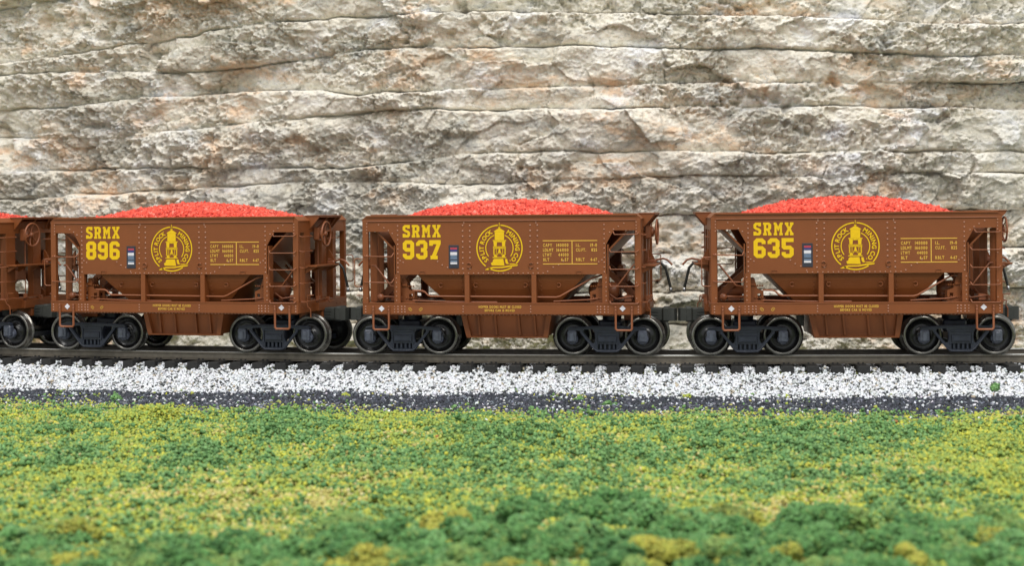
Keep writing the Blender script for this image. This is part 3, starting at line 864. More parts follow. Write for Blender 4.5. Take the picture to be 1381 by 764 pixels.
def lettering(parent, number):
    mb = MB()
    x0, x1 = -2.525, -1.535
    w_ = x1 - x0
    big_text(mb, 'SRMX', [(x0 + w_ * a, x0 + w_ * b_) for a, b_ in ((0, .19), (.24, .449), (.505, .732), (.785, 1))], 3.062, .322)
    mb.build('reporting_mark', M['yellow'], parent)
    mb = MB()
    big_text(mb, number, [(x0 + w_ * a, x0 + w_ * b_) for a, b_ in ((0, .30), (.35, .65), (.70, 1))], 2.50, .492)
    mb.build('road_number', M['yellow'], parent)
    emblem(parent)
    mb = MB()
    xa, xb = 1.10, 2.485
    mb.box(xa, xb, YL0, YL1, 2.950, 2.972); mb.box(xa, xb, YL0, YL1, 2.362, 2.384); mb.box(1.835, 1.857, YL0, YL1, 2.385, 2.949)
    for (tx, a, b_, zr) in (('CAPY', 1.105, 1.34, 0), ('140000', 1.45, 1.755, 0), ('LDLMT', 1.105, 1.37, 1), ('166000', 1.45, 1.755, 1),
                            ('LTWT', 1.105, 1.325, 2), ('44000', 1.495, 1.755, 2), ('BLT', 1.11, 1.265, 3), ('6-57', 1.565, 1.755, 3),
                            ('I.L.', 1.945, 2.06, 0), ('19-0', 2.31, 2.48, 0), ('CU.FT.', 1.945, 2.20, 1), ('825', 2.335, 2.48, 1),
                            ('RBLT', 1.945, 2.165, 3), ('4-67', 2.31, 2.48, 3)):
        small_text(mb, tx, a, b_, 2.812 - .122 * zr, .078)
    mb.build('capacity_data', M['ochre'], parent)
    mb = MB()
    small_text(mb, 'HOPPER DOORS MUST BE CLOSED', -.555, .545, 1.256, .062, YL0 - .03)
    small_text(mb, 'BEFORE CAR IS MOVED', -.40, .375, 1.168, .058, YL0 - .03)
    mb.build('warning_lettering', M['ochre'], parent)
    # slanted maker's marks on the sill
    mb = MB()
    for cxm, sg in ((-2.335, -1), (-2.06, 1)):
        for (dx, dz, a, l, t_) in ((0, .026, 0, .085, .011), (0, -.026, 0, .085, .011), (-.045, 0, 1, .03, .011), (.045, 0, 1, .03, .011), (0, 0, 0, .05, .007)):
            ca, sa = math.cos(sg * .75), math.sin(sg * .75)
            ex, ez = (ca, sa) if a == 0 else (-sa, ca)
            ox, oz = cxm + dx * ca - dz * sa, 1.222 + dx * sa + dz * ca
            nx, nz = -ez, ex
            q = [(ox + ex * l * .5 * i + nx * t_ * j, oz + ez * l * .5 * i + nz * t_ * j) for i, j in ((-1, -.5), (1, -.5), (1, .5), (-1, .5))]
            mb.add([(x, YL0 - .03 - (.001 if a else 0), z) for x, z in q], [(0, 1, 2, 3)], False)
    mb.build('sill_mark', M['ochre'], parent)
    for cxm, czm in ((-3.09, 1.238), (3.115, 1.25)):
        mb = MB(); r = .078
        mb.prism([(cxm - r, czm), (cxm, czm - r), (cxm + r, czm), (cxm, czm + r)], YL0 - .03, YF - .02)
        mb.build('diamond_mark', M['white'], parent)
    # optical tracking label: a dark plate with coloured bars
    mb = MB(); mb.box(-1.325, -1.065, YF - .014, YF - .0005, 2.268, 2.862, .004)
    pl = mb.build('tracking_label', M['tag_dark'], parent)
    mb = MB(); H = .594
    for f0, f1, mi in ((.105, .185, 1), (.195, .28, 2), (.30, .43, 0), (.455, .515, 3), (.54, .60, 3), (.66, .715, 3), (.735, .82, 0)):
        mb.cur = mi
        mb.box(-1.282, -1.108, YF - .018, YF - .012, 2.862 - H * f1, 2.862 - H * f0)
    mb.build('stripe', [M['white'], M['tag_red'], M['tag_blue'], M['tag_grey']], pl)

# ------------------------------------------------------------------ ore car
L2 = 3.585
def bent(pts, r, ): pass

def make_truck(parent, cx):
    """a four-wheel truck hung at x = cx"""
    root = bpy.data.objects.new('truck', None); COL.objects.link(root); root.parent = parent; root.location = (cx, 0, 0)
    zc = .492
    for ax in (-.905, .905):
        mb = MB()
        mb.lathe([(.001, -.98), (.06, -.98), (.06, -.86), (.075, -.8), (.075, .8), (.06, .86), (.06, .98), (.001, .98)], (ax, 0, zc), 'y', 14)
        axle = mb.build('axle', M['wheel_face'], root)
        for sd in (-1, 1):
            wb = MB()
            cy = sd * .86
            o = sd  # outward
            # tread and flange, then rim face, then dished plate and hub
            prof = [(.545, -o * .115), (.552, -o * .10), (.548, -o * .085), (.515, -o * .06), (.497, -o * .04), (.490, o * .09), (.484, o * .10)]
            wb.lathe([(.43, -o * .10), (.54, -o * .118)] + prof + [(.425, o * .10), (.415, o * .085)], (ax, cy, zc), 'y', 56)
            wb.cur = 1
            wb.lathe([(.416, o * .086), (.40, o * .04), (.30, -o * .005), (.17, o * .02), (.15, o * .07), (.11, o * .09), (.001, o * .09)], (ax, cy, zc), 'y', 56)
            wb.lathe([(.431, -o * .099), (.40, -o * .04), (.25, -o * .03), (.15, -o * .08), (.05, -o * .09)], (ax, cy, zc), 'y', 56)
            wb.build('wheel', [M['wheel_rim'], M['wheel_face']], root)
    for sd in (-1, 1):
        y0, y1 = sd * 1.10, sd * 1.22
        mb = MB()
        zc2 = .492
        top = [(-1.0, .70), (-.93, .735), (-.45, .752), (-.40, .775), (.40, .775), (.45, .752), (.93, .735), (1.0, .70), (1.0, .655), (.80, .655), (.70, .64), (.33, .18), (.28, .105), (-.28, .105), (-.33, .18), (-.70, .64), (-.80, .655), (-1.0, .655)]
        win = lambda s: [(s * .60, .675), (s * .37, .69), (s * .315, .60), (s * .305, .45), (s * .33, .34), (s * .375, .325), (s * .50, .47), (s * .615, .615)]
        spring = [(-.24, .17), (.24, .17), (.24, .31), (-.24, .31)]
        mb.prism(top, y0, y1, [win(1), win(-1), spring])
        # raised edges
        for s in (-1, 1):
            mb.tube([(s * .98, y1, .715), (s * .45, y1, .745), (0, y1, .76)], .022, 6)
            mb.tube([(s * .68, y1, .62), (s * .34, y1, .19), (s * .25, y1, .125), (0, y1, .12)], .026, 6)
            mb.box(s * .26, s * .295, y1, y1 + sd * .03, .30, .66, .006)
        # bolster end plate
        mb.box(-.235, .235, y1 - sd * .03, y1 + sd * .045, .36, .525, .01)
        mb.box(-.20, .20, y1 + sd * .045, y1 + sd * .055, .385, .50, .004)
        mb.box(-.26, .26, y1 - sd * .02, y1 + sd * .02, .60, .66, .008)
        fr = mb.build('side_frame', M['truck'], root)
        for s in (-1, 1):
            j = MB()
            j.box(s * .90 - .115, s * .90 + .115, y0 - sd * .02, y1 + sd * .055, .355, .655, .03)
            j.box(s * .90 - .062, s * .90 + .062, y1 + sd * .055, y1 + sd * .085, .375, .60, .015)
            j.lathe([(.14, -sd * .12), (.14, 0), (.09, sd * .015), (.001, sd * .015)], (s * .90, y0 + sd * .03, .43), 'y', 18)
            j.tube([(s * .90 - .05, y1 + sd * .075, .575), (s * .90 + .05, y1 + sd * .075, .575)], .014, 6)
            j.build('journal_box', M['journal'], fr)
        sp = MB()
        for xx in (-.17, -.057, .057, .17):
            pr = []
            for i in range(15): pr.append((.043 if i % 2 else .033, .17 + i * .01))
            sp.lathe(pr, (xx, (y0 + y1) / 2, 0), 'z', 10)
        sp.build('spring', M['truck'], fr)
        bk = MB(); bk.box(-.30, .30, y0 - sd * .05, y0 - sd * .01, .14, .60); bk.build('added_spring_backing', M['truck'], fr)  # added dark plate, blocks the bright view through the springs
    mb = MB(); mb.box(-.20, .20, -1.14, 1.14, .34, .60, .03); mb.box(-.30, .30, -.45, .45, .55, .86, .04)
    mb.lathe([(.25, 0), (.25, .3)], (0, 0, .72), 'z', 18)
    mb.box(-1.0, -.93, -.75, .75, .28, .40, .01); mb.box(.93, 1.0, -.75, .75, .28, .40, .01)
    mb.build('bolster', M['truck'], root)
    return root

def add_lug(mb, x, z, y, flip=1, r=.062):
    pts = []
    for i in range(8):
        a = math.radians(40 + 280 * i / 7)
        pts.append((x + flip * -r * math.cos(a) * -1, y - .022, z + r * math.sin(a)))
    mb.tube(pts, .016, 5)

def make_car(number, load=True):
    root = bpy.data.objects.new('ore_car', None); COL.objects.link(root)
    D = M['detail']; P = M['car']
    for sd in (-1, 1):
        y_out = sd * 1.7236; y_in = sd * 1.68
        mb = MB(); mb.rivmat = True
        out = [(-L2, 3.215), (-2.90, 3.215), (-2.71, 2.87), (-2.71, 2.108), (2.71, 2.108), (2.71, 2.87), (2.90, 3.215), (L2, 3.215), (L2, 3.50), (3.49, 3.60), (-3.49, 3.60), (-L2, 3.50)]
        mb.prism(out, y_in, y_out)
        # raised seam strips and rivet rows
        for x in (-.87, .87):
            for dx in (-.088, .088):
                z = 3.30 + .06
                while z > 2.14:
                    mb.rivet(x + dx * 1.05, y_out, z, .019, sd); z -= .138
        for x in (-2.66, 2.66):
            z = 3.36
            while z > 2.14: mb.rivet(x, y_out, z, .017, sd); z -= .119
        x = -1.20
        while x < 1.21: mb.rivet(x, y_out, 2.140, .014, sd); x += .128
        for sx in (-1, 1):
            for (x, z) in ((3.16, 3.39), (3.02, 3.315), (2.90, 3.24), (2.80, 3.165), (2.52, 2.42), (2.60, 2.47), (1.62, 2.44), (1.36, 2.29), (1.22, 2.18), (1.50, 2.35)): mb.rivet(sx * x, y_out, z, .016, sd)
            # small placard brackets near the lower edge
            mb.box(sx * 2.02 - .075, sx * 2.02 + .075, y_out - sd * .002, y_out + sd * .016, 2.185, 2.20); mb.box(sx * 2.02 - .075, sx * 2.02 - .062, y_out, y_out + sd * .016, 2.13, 2.184)
            mb.box(sx * 2.02 + .062, sx * 2.02 + .075, y_out, y_out + sd * .016, 2.13, 2.184)
            add_lug(mb, sx * .80, 2.345, y_out if sd < 0 else y_out + .05, sx)
            for z in (3.44, 3.41): mb.rivet(sx * .93, y_out, z, .014, sd)
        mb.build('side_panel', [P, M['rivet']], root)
        # rim angle along the top edge with its bead
        mb = MB()
        ya, yb = y_out + sd * .058, sd * 1.60
        rim = [(ya, 3.585), (ya, 3.628), (yb, 3.628), (yb, 3.59)]
        n0 = [(-3.465, 3.465)]
        mb.add([(x, y, z) for x in (-3.47, 3.47) for y, z in [(ya, 3.592), (ya, 3.628), (yb, 3.628), (yb, 3.592)]],
               [(0, 1, 2, 3), (7, 6, 5, 4), (0, 4, 5, 1), (1, 5, 6, 2), (2, 6, 7, 3), (3, 7, 4, 0)], False)
        mb.cur = 1; mb.tube([(-3.46, y_out + sd * .012, 3.478), (3.46, y_out + sd * .012, 3.478)], .017, 6); mb.cur = 0  # lighter brown on the bead paints in a faint highlight line
        mb.box(-3.46, 3.46, y_out + sd * .0, y_out + sd * .02, 3.49, 3.592)
        mb.build('top_rim', [P, M['detail']], root)
        # side sill
        mb = MB(); mb.rivmat = True
        ys = y_out + sd * .026
        mb.box(-L2, L2, sd * 1.60, ys, 1.092, 1.372, .008)
        mb.box(-L2, L2, sd * 1.60, ys + sd * .012, 1.356, 1.384, .004)
        mb.box(-L2 + .1, L2 - .1, sd * 1.35, sd * 1.60, 1.06, 1.095, .004)
        for x in (-.87, .87):
            for z in (1.16, 1.23, 1.30): mb.rivet(x - .09, ys, z, .015, sd)
        for sx in (-1, 1):
            for x in (2.48, 2.56, 2.66): 
                for z in (1.15, 1.22, 1.29): mb.rivet(sx * x, ys, z, .017, sd)
            for z in (1.15, 1.22, 1.29): mb.rivet(sx * 3.51, ys, z, .017, sd); mb.rivet(sx * 2.75, ys, z, .013, sd)
        x = -2.6
        while x < 2.6: mb.rivet(x, sd * 1.66, 1.085, .016, sd); x += .095
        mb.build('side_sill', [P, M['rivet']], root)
        # posts
        for sx in (-1, 1):
            mb = MB(); mb.rivmat = True
            mb.box(sx * 3.44, sx * L2, sd * 1.60, y_out + sd * .012, 1.384, 3.50, .006)
            z = 3.42
            for z in (3.42, 3.34, 3.26, 3.18, 2.6, 1.9, 1.5): mb.rivet(sx * 3.47, y_out + sd * .012, z, .014, sd)
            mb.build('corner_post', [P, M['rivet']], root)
            mb = MB(); mb.rivmat = True
            mb.box(sx * 2.60, sx * 2.755, sd * 1.60, y_out - sd * .002, 1.384, 2.112, .005)
            mb.box(sx * 2.735, sx * 2.765, sd * 1.45, y_out - sd * .002, 1.384, 2.86, .004)
            z = 2.02
            while z > 1.42: mb.rivet(sx * 2.70, y_out, z, .014, sd); z -= .115
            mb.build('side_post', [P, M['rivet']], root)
            mb = MB()
            mb.box(sx * .80, sx * .925, sd * 1.44, y_out - sd * .004, 1.384, 2.107, .006)
            z = 2.0
            mb.build('side_post', P, root)
            # stirrup step
            cxs = sx * 3.10 + (0 if sx < 0 else .045)
            mb = MB(); w_ = .205; yy = y_out + sd * .05
            mb.tube([(cxs - w_, yy, 1.30), (cxs - w_, yy, .74), (cxs - w_ + .035, yy, .70), (cxs + w_ - .035, yy, .70), (cxs + w_, yy, .74), (cxs + w_, yy, 1.30)], .030, 7)
            for q in (-w_, w_):
                for zz in (1.28, 1.2): mb.rivet(cxs + q, yy + sd * .02, zz, .022, sd)
            mb.build('stirrup_step', D, root)
        # ladder rungs on one end, grab irons on the other (turned about on the far side)
        le = 1 if sd < 0 else -1
        for z in (3.11, 2.672, 2.235, 1.805, 1.372):
            a = 2.90 if z > 3 else (2.80)
            mb = MB(); yy = y_out + sd * .085
            xa, xb = le * a, le * 3.52
            mb.tube([(xa, y_out, z + .07), (xa, yy - sd * .02, z + .055), (xa + le * .03, yy, z), (xb - le * .03, yy, z), (xb, yy - sd * .02, z + .03), (xb, y_out + sd * .01, z + .045)], .0155, 6)
            mb.build('ladder_rung', D, root)
        for z in (2.572, 1.905):
            mb = MB(); yy = y_out + sd * .075
            xa, xb = -le * 2.77, -le * 3.53
            mb.tube([(xa, y_out - sd * .02, z + .09), (xa - le * .04, yy, z), (xb + le * .02, yy, z + .01), (xb, y_out, z + .035)], .0155, 6)
            mb.build('grab_iron', D, root)
        # tall loop at the corner next to the couplers
        mb = MB()
        xe = -le * L2
        mb.tube([(xe, y_out - sd * .06, 2.52), (xe - le * .19, y_out - sd * .06, 2.52), (xe - le * .23, y_out - sd * .06, 2.48), (xe - le * .23, y_out - sd * .06, 1.84), (xe - le * .19, y_out - sd * .06, 1.80), (xe, y_out - sd * .06, 1.80)], .016, 6)
        mb.build('grab_iron', D, root)
    # ---------------- ends
    for sx in (-1, 1):
        mb = MB()
        X = lambda v: sx * v
        # sloping top flange with turned-down lip, and the end sheet right under it
        def quadbox(p, y0, y1): mb.prism([(X(a), b_) for a, b_ in p], y0, y1)
        quadbox([(3.47, 3.628), (3.60, 3.515), (3.60, 3.49), (3.47, 3.60)], -1.73, 1.73)
        quadbox([(3.20, 3.628), (3.469, 3.628), (3.469, 3.60), (3.20, 3.60)], -1.62, 1.62)
        quadbox([(3.53, 3.50), (3.575, 3.50), (3.575, 3.20), (3.53, 3.20)], -1.60, 1.60)
        mb.build('end_flange', P, root)
        mb = MB()
        # projecting hood in the middle of the end
        ha, hb2 = (-.95, .62) if sx > 0 else (.30, 1.60)
        for v in (ha, hb2): mb.prism([(X(3.46), 3.624), (X(3.86), 3.624), (X(3.86), 3.59), (X(3.61), 3.30), (X(3.58), 3.30), (X(3.58), 3.48)], v, v + .04)
        mb.box(X(3.46), X(3.88), ha - .02, hb2 + .06, 3.624, 3.645, .004)
        mb.box(X(3.84), X(3.87), ha + .04, hb2, 3.59, 3.6235, .004)
        mb.tube([(X(3.60), ha + .5, 3.30), (X(3.84), ha + .7, 3.60)], .022, 6); mb.tube([(X(3.60), hb2 - .2, 3.30), (X(3.84), hb2 - .3, 3.60)], .022, 6)
        mb.build('end_hood', P, root)
        for v, wd in ((-1.07, .40), (.10, .34), (.86, .24)):
            mb = MB(); v = v * sx
            mb.box(X(3.50), X(3.575), v - wd / 2, v + wd / 2, 1.384, 3.20, .006)
            mb.box(X(3.38), X(3.50), v - wd / 2, v - wd / 2 + .03, 1.384, 3.20, .004)
            zz = 3.1
            while zz > 1.5: mb.box(X(3.575), X(3.588), v + wd / 2 - .06, v + wd / 2 - .03, zz, zz + .03); zz -= .2
            mb.build('end_post', P, root)
        mb = MB()
        mb.box(X(3.40), X(3.60), -1.70, 1.70, 1.095, 1.372, .008)
        mb.box(X(3.58), X(3.70), -.62, .62, 1.10, 1.33, .01)
        for v in (-1.5, -1.2, -.9, .9, 1.2, 1.5): mb.box(X(3.60), X(3.612), v, v + .04, 1.2, 1.24)
        mb.build('end_sill', P, root)
        # brake platform and its brackets
        s = -sx
        mb = MB()
        mb.box(X(3.59), X(3.93), s * -.45, s * 1.30, 2.29, 2.335, .006)
        for v in (-.35, .2, .75, 1.22): mb.prism([(X(3.58), 2.29), (X(3.90), 2.29), (X(3.58), 2.12)], s * v - .015, s * v + .015)
        mb.prism([(X(3.585), 2.34), (X(3.80), 2.34), (X(3.66), 2.62), (X(3.585), 2.72)], s * -.44, s * -.40)
        mb.build('brake_platform', P, root)
        # ladder on the end beside the corner post
        for z in (3.09, 2.70, 2.28, 1.87):
            mb = MB()
            mb.tube([(X(3.585), s * 1.66, z + .02), (X(3.66), s * 1.64, z), (X(3.66), s * .92, z), (X(3.585), s * .90, z + .02)], .0155, 6)
            mb.build('ladder_rung', D, root)
        for z in (3.02, 2.45):
            mb = MB()
            mb.tube([(X(3.585), s * -.35, z), (X(3.66), s * -.37, z), (X(3.66), s * -1.02, z), (X(3.585), s * -1.04, z)], .0155, 6)
            mb.build('grab_iron', D, root)
        # uncoupling lever
        mb = MB()
        mb.tube([(X(3.60), s * 1.60, 1.40), (X(3.72), s * 1.52, 1.40), (X(3.72), s * 1.46, 1.28), (X(3.78), s * 1.40, 1.20), (X(3.78), s * 1.38, .98)], .015, 6)
        mb.tube([(X(3.72), s * 1.50, 1.40), (X(3.72), s * .1, 1.42), (X(3.78), s * 0, 1.30)], .015, 6)
        mb.box(X(3.60), X(3.70), s * .5, s * .58, 1.36, 1.50, .01); mb.box(X(3.60), X(3.70), s * -.2, s * -.12, 1.30, 1.44, .01)
        mb.tube([(X(3.68), -1.35, 1.33), (X(3.68), -1.35, 1.55), (X(3.85), -1.35, 1.56)], .016, 6)
        mb.build('uncoupling_lever', D, root)
        # air hose on its hook, high on the end
        mb = MB()
        hy = .30 * 1
        mb.tube([(X(3.60), hy, 2.36), (X(3.80), hy, 2.40), (X(3.98), hy, 2.44), (X(4.10), hy, 2.40), (X(4.22), hy, 2.27)], .028, 7)
        mb.box(X(3.60), X(3.78), hy - .06, hy + .06, 2.26, 2.42, .02)
        mb.lathe([(.001, -.05), (.055, -.05), (.055, .05), (.001, .05)], (X(3.76), hy, 2.36), 'y', 12)
        hb = mb.build('hose_bracket', D, root)
        mb = MB()
        mb.tube([(X(3.80), hy + .02, 2.34), (X(3.94), hy + .02, 2.31), (X(4.04), hy + .02, 2.20), (X(4.09), hy + .02, 2.02), (X(4.13), hy + .02, 1.84), (X(4.17), hy + .02, 1.68)], .036, 8)
        mb.cur = 1
        mb.lathe([(.001, -.06), (.04, -.06), (.048, 0), (.04, .04), (.001, .04)], (X(4.175), hy + .02, 1.63), 'z', 10)
        mb.build('air_hose', [M['rubber'], M['steel']], root)
        # coupler with knuckle
        mb = MB()
        mb.box(X(3.55), X(4.02), -.20, .20, .83, 1.17, .03)
        mb.box(X(3.98), X(4.18), -.25, .25, .81, 1.20, .04)
        for zz in (.90, .98, 1.06): mb.box(X(3.66), X(3.88), -.215, -.19, zz, zz + .035, .006)
        cp = mb.build('coupler', M['coupler'], root)
        mb = MB()
        mb.prism([(X(4.12), -.24), (X(4.30), -.24), (X(4.355), -.10), (X(4.355), .06), (X(4.28), .10), (X(4.26), -.04), (X(4.18), -.02), (X(4.12), .05)], .84, 1.17)
        vs = mb.v; mb.v = [(a, c, b_) for a, b_, c in vs]      # outline is in plan: swap y and z
        mb.build('knuckle', M['coupler'], cp)
        # draft gear pocket
        mb = MB(); mb.box(X(3.0), X(3.68), -.30, .30, .86, 1.10, .02); mb.build('draft_gear', P, root)
    # brake wheel on the B end
    mb = MB()
    c = (3.90, -.55, 3.155)
    mb.tube([(c[0], c[1] + .315 * math.cos(2 * PI * k / 28), c[2] + .315 * math.sin(2 * PI * k / 28)) for k in range(29)], .026, 7)
    for k in range(6):
        a = 2 * PI * k / 6 + .3
        mb.tube([(c[0] - .03, c[1], c[2]), (c[0] - .045, c[1] + .17 * math.cos(a), c[2] + .17 * math.sin(a)), (c[0], c[1] + .31 * math.cos(a), c[2] + .31 * math.sin(a))], .017, 6)
    mb.lathe([(.001, -.07), (.07, -.07), (.07, 0), (.03, .03), (.001, .03)], c, 'x', 14)
    mb.build('brake_wheel', D, root)
    mb = MB()
    mb.tube([(3.60, -.55, 3.155), (3.90, -.55, 3.155)], .03, 8)
    mb.box(3.59, 3.76, -.72, -.42, 2.98, 3.32, .03); mb.lathe([(.001, 0), (.13, 0), (.13, .06), (.001, .08)], (3.75, -.57, 3.155), 'x', 16)
    mb.build('brake_housing', D, root)
    mb = MB()
    for k in range(13): mb.lathe([(.001, -.028), (.018, -.02), (.022, 0), (.018, .02), (.001, .028)], (3.66, -.55, 2.94 - k * .05), 'z', 6)
    mb.tube([(3.66, -.55, 2.30), (3.66, -.55, 1.45)], .014, 6)
    mb.build('brake_chain', D, root)
    # ---------------- hopper body: end slopes, tub sides, outlet box
    for sx in (-1, 1):
        mb = MB()
        a = [(sx * 3.42, -1.60, 3.36), (sx * 3.42, 1.60, 3.36), (sx * 2.20, 1.60, 2.12), (sx * 2.20, -1.60, 2.12)]
        b_ = [(x - sx * .03, y, z + .03) for x, y, z in a]
        mb.add(a + b_, [(0, 1, 2, 3), (7, 6, 5, 4), (0, 3, 7, 4), (1, 5, 6, 2), (0, 4, 5, 1), (3, 2, 6, 7)], False)
        a = [(sx * 2.20, -1.60, 2.12), (sx * 2.20, 1.60, 2.12), (sx * 1.10, 1.02, 1.02), (sx * 1.10, -1.02, 1.02)]
        b_ = [(x - sx * .03, y, z + .03) for x, y, z in a]
        mb.add(a + b_, [(0, 1, 2, 3), (7, 6, 5, 4), (0, 3, 7, 4), (1, 5, 6, 2), (0, 4, 5, 1), (3, 2, 6, 7)], False)
        mb.build('slope_sheet', P, root)
    for sd in (-1, 1):
        mb = MB()
        # the tub side curves in below the sheet
        prof = [(1.605, 2.14), (1.58, 1.95), (1.49, 1.72), (1.35, 1.46), (1.19, 1.22), (1.03, 1.02)]
        n = len(prof)
        for i in range(n - 1):
            (ya, za), (yb, zb) = prof[i], prof[i + 1]
            xa = 1.10 + (za - 1.02) * 1.0; xb = 1.10 + (zb - 1.02) * 1.0
            mb.add([(-xa, sd * ya, za), (xa, sd * ya, za), (xb, sd * yb, zb), (-xb, sd * yb, zb)], [(0, 1, 2, 3)], True)
        for x in (-1.57, -.66, .62, 1.48): add_lug(mb, x, 1.83, sd * 1.56 + (0 if sd < 0 else .04), 1 if x < 0 else -1, .055)
        for sx in (-1, 1):
            for k in range(5):
                zz = 2.02 - k * .11
                yy = np.interp(zz, [1.46, 1.72, 1.95, 2.14], [1.35, 1.49, 1.58, 1.605])
                mb.rivet(sx * 1.02, sd * yy, zz, .015, sd); mb.rivet(sx * .70, sd * yy, zz, .015, sd)
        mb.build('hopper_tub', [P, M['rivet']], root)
    mb = MB()
    for sd in (-1, 1):
        y = sd * 1.12
        # outlet box with recessed, slanted ribs
        mb.prism([(-1.10, 1.09), (1.22, 1.09), (1.13, .47), (-1.00, .47)], y - sd * .06, y - sd * .10)
        mb.prism([(-1.13, 1.09), (-1.00, 1.09), (-.86, .50), (-.99, .50)], y - sd * .06, y + sd * .10)
        mb.prism([(1.10, 1.09), (1.24, 1.09), (1.14, .50), (1.02, .50)], y - sd * .06, y + sd * .10)
        for x in (-.72, -.28, .33, .74): mb.prism([(x, 1.09), (x + .05, 1.09), (x + .10, .52), (x + .05, .52)], y - sd * .06, y + sd * .02)
        mb.box(-.98, 1.14, y - sd * .10, y + sd * .10, .455, .50, .01)
    mb.box(-1.0, 1.13, -1.05, 1.05, .50, .54)
    mb.prism([(-1.10, 1.09), (-1.06, 1.09), (-.96, .50), (-1.0, .50)], -1.05, 1.05); mb.prism([(1.18, 1.09), (1.22, 1.09), (1.13, .50), (1.09, .50)], -1.05, 1.05)
    mb.build('hopper_outlet', P, root)
    mb = MB(); mb.box(-3.4, 3.4, -.24, .24, 1.02, 1.36, .01)
    for x in (-2.66, 2.66): mb.box(x - .3, x + .3, -1.58, 1.58, 1.05, 1.33, .01)
    mb.build('center_sill', P, root)
    # ---------------- gear inside the end cages
    for sx in (-1, 1):
        for v in (-.62, .62):
            mb = MB()
            mb.prism([(sx * 3.45, 1.39), (sx * 3.45, 1.52), (sx * 2.42, 2.42), (sx * 2.34, 2.33), (sx * 3.30, 1.39)], v - .05, v + .05)
            mb.build('brace', P, root)
        mb = MB()
        mb.tube([(sx * 3.45, -1.3, 2.33), (sx * 3.36, -1.3, 2.33), (sx * 2.95, -1.3, 1.80), (sx * 2.70, -1.3, 1.76)], .026, 7)
        mb.build('hand_rail', D, root)
        mb = MB()
        for v in (-1.5, -1.2): mb.prism([(sx * 2.27, 1.38), (sx * 2.60, 1.38), (sx * 2.60, 2.0), (sx * 2.50, 2.0), (sx * 2.42, 1.72), (sx * 2.27, 1.66)], v - .02, v + .02, [[(sx * 2.33, 1.44), (sx * 2.42, 1.44), (sx * 2.42, 1.60), (sx * 2.33, 1.60)]])
        mb.box(sx * 2.26, sx * 2.5, -1.50, -1.18, 1.40, 1.44)
        mb.box(sx * 2.46, sx * 2.60, -1.56, -1.2, 1.80, 1.86, .01)
        for k in range(8): mb.rivet(sx * (2.3 + .06 * (k % 4)), -1.53, 1.5 + .3 * (k // 4), .02)
        mb.build('lever_bracket', P, root)
    mb = MB()
    mb.lathe([(.001, -.40), (.10, -.40), (.19, -.34), (.215, -.30), (.215, .30), (.19, .34), (.10, .40), (.001, .40)], (2.55, -.75, 1.66), 'x', 22)
    mb.lathe([(.225, -.02), (.225, .02)], (2.35, -.75, 1.66), 'x', 22); mb.lathe([(.225, -.02), (.225, .02)], (2.75, -.75, 1.66), 'x', 22)
    mb.box(2.3, 2.4, -.95, -.5, 1.38, 1.5); mb.box(2.7, 2.8, -.95, -.5, 1.38, 1.5)
    mb.build('air_reservoir', D, root)
    mb = MB()
    mb.lathe([(.001, -.3), (.12, -.3), (.14, -.24), (.14, .2), (.08, .24), (.08, .34), (.001, .34)], (-2.95, -.5, 1.62), 'x', 18)
    mb.box(-3.1, -2.8, -.66, -.36, 1.38, 1.5)
    mb.tube([(-2.6, -.5, 1.62), (-2.2, -.6, 1.60)], .03, 6)
    mb.tube([(-3.2, -1.2, 1.52), (-2.7, -1.1, 1.50), (-2.2, -1.15, 1.46)], .028, 6)
    mb.lathe([(.001, -.1), (.09, -.1), (.09, .1), (.001, .1)], (-3.25, -1.15, 1.50), 'y', 12)
    mb.build('brake_cylinder', D, root)
    mb = MB()
    mb.box(2.78, 3.1, -.25, .25, 1.85, 2.15, .03); mb.box(2.85, 3.0, -.4, .3, 2.15, 2.3, .03); mb.tube([(3.2, -.9, 1.5), (2.9, -.2, 2.0), (2.5, 0, 2.3)], .03, 6)
    mb.tube([(3.35, -1.2, 1.52), (2.9, -1.2, 1.46), (2.7, -1.2, 1.6)], .024, 6)
    mb.box(3.1, 3.3, -1.2, -.7, 1.38, 1.55, .02)
    mb.build('brake_valve', D, root)
    mb = MB()
    mb.tube([(-2.30, -1.62, 1.695), (-2.05, -1.62, 1.69), (-1.98, -1.62, 1.66), (-1.90, -1.62, 1.575), (-1.82, -1.62, 1.55), (1.42, -1.62, 1.525), (1.52, -1.62, 1.55), (2.32, -1.55, 2.00), (2.62, -1.4, 2.10)], .024, 7)
    mb.build('brake_pipe', D, root)
    mb = MB(); mb.tube([(-2.3, -1.60, 1.44), (-1.2, -1.62, 1.405), (-.1, -1.60, 1.40)], .018, 6)
    mb.build('brake_rod', D, root)
    mb = MB(); mb.tube([(1.35, -1.60, 1.42), (2.2, -1.6, 1.46), (2.6, -1.5, 1.50)], .018, 6)
    mb.build('brake_rod', D, root)
    # grey retaining box under the sill next to each truck
    mb = MB(); mb.box(-1.35, -1.18, -.7, -.4, .72, 1.02, .02); mb.box(-1.31, -1.25, -.72, -.68, .6, .95, .01); mb.build('brake_hanger', M['coupler'], root)
    for sx in (-1, 1): make_truck(root, sx * 2.66)
    if number: lettering(root, number)
    return root

def copy_tree(o, parent=None, skip=()):
    c = o.copy(); COL.objects.link(c)
    if parent is not None: c.parent = parent
    for ch in o.children:
        if ch.name.split('.')[0] in skip: continue
        copy_tree(ch, c, skip)
    return c

LETTER = ('reporting_mark', 'road_number', 'emblem', 'capacity_data', 'warning_lettering', 'sill_mark', 'diamond_mark', 'tracking_label')
GRP = 'brown ore hopper cars coupled in one train'
proto = make_car('937')

def place(root, i):
    x, y, a = arc(i * SPACING)
    root.location = (x, y, 0); root.rotation_euler = (0, 0, a)

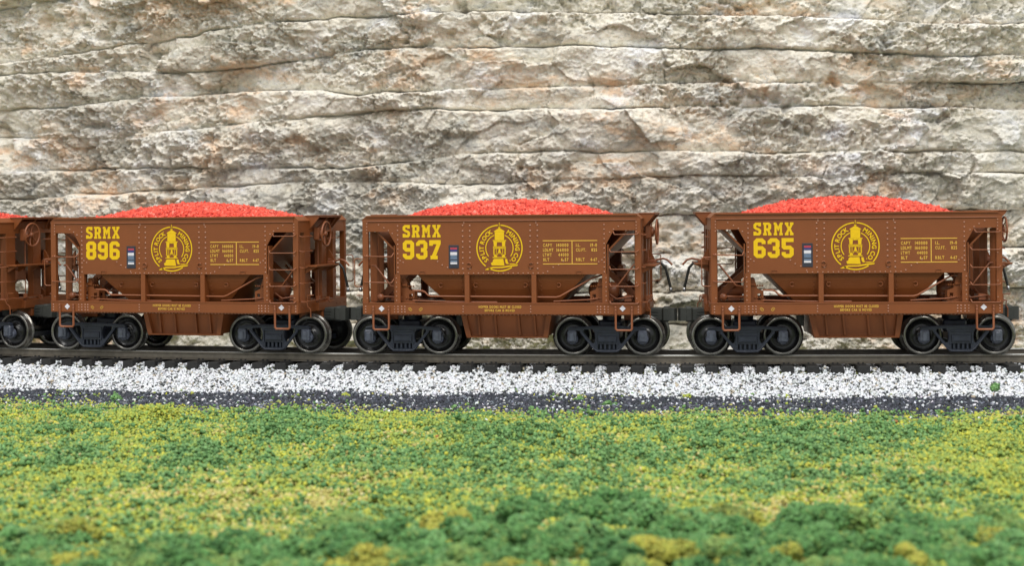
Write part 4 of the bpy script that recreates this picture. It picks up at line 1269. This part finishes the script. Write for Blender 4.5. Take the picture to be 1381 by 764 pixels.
place(proto, 0)
tag(proto, 'brown hopper ore car numbered 937, the middle one of the numbered cars', 'ore car', GRP)
W_ = 0.99
for num, i, lab in (('896', -1, 'brown hopper ore car numbered 896, with its brake wheel end in view'), ('635', 1, 'brown hopper ore car numbered 635, at the right of the train')):
    c = copy_tree(proto, skip=('road_number',))
    place(c, i)
    mb = MB()
    big_text(mb, num, [(-2.525 + W_ * a, -2.525 + W_ * b_) for a, b_ in ((0, .30), (.35, .65), (.70, 1))], 2.50, .492)
    mb.build('road_number', M['yellow'], c)
    tag(c, lab, 'ore car', GRP)
c = copy_tree(proto, skip=LETTER)
place(c, -2)
tag(c, 'brown ore car cut off at the left edge, only its end showing', 'ore car', GRP)

# ------------------------------------------------------------------ ore loads
def build_load(i, lab, seed, hgt):
    nx, ny = 90, 46
    u = np.linspace(-3.0, 3.0, nx); v = np.linspace(-1.58, 1.58, ny)
    U, Vv = np.meshgrid(u, v)
    def dome(U, Vv):
        e = np.clip(1 - (np.abs(U) / 2.78) ** 2.0, 0, 1) * np.clip(1 - (np.abs(Vv) / 1.66) ** 2.4, 0, 1)
        return 3.47 + e ** .85 * (hgt - 3.47) + (fbm(U * 2 + seed, Vv * 2, seed, 3) - .5) * .07
    Z = dome(U, Vv)
    idx = np.arange(nx * ny).reshape(ny, nx)
    F = np.stack([idx[:-1, :-1], idx[:-1, 1:], idx[1:, 1:], idx[1:, :-1]], -1).reshape(-1, 4)
    V1 = np.stack([U, Vv, Z], -1).reshape(-1, 3)
    n = 13000
    bu = RNG.uniform(-2.98, 2.98, n); bv = RNG.uniform(-1.56, 1.56, n)
    C = np.stack([bu, bv, dome(bu, bv) + RNG.uniform(-.01, .03, n)], -1)
    col = pal(RNG.choice(4, n, p=[.55, .20, .20, .05]), [(.85, .098, .058), (.92, .15, .095), (.56, .042, .026), (.95, .25, .18)], .06)
    me = bits_mesh('ore_load', C, RNG.uniform(.026, .070, n), col, 'cube', .35, (1.25, 1, .5))
    # heap surface under the grains, joined in the same mesh
    import bmesh
    bm = bmesh.new(); bm.from_mesh(me)
    lay = bm.verts.layers.float_color['grain']
    vs = []
    for p in V1:
        q = bm.verts.new(p); q[lay] = (.50, .045, .03, 1); vs.append(q)
    for f in F: bm.faces.new([vs[k] for k in f])
    bm.to_mesh(me); bm.free()
    o = link('ore_load', me, M['ore'])
    x, y, a = arc(i * SPACING)
    o.location = (x, y, 0); o.rotation_euler = (0, 0, a)
    tag(o, lab, 'ore load', 'heaps of coral red ore in the cars')
build_load(-1, 'heap of coral red ore filling car 896', 3, 3.92)
build_load(0, 'heap of coral red ore filling car 937', 4, 3.94)
build_load(1, 'heap of coral red ore filling car 635', 5, 3.95)
build_load(-2, 'heap of coral red ore in the car cut off at the left edge', 6, 3.92)
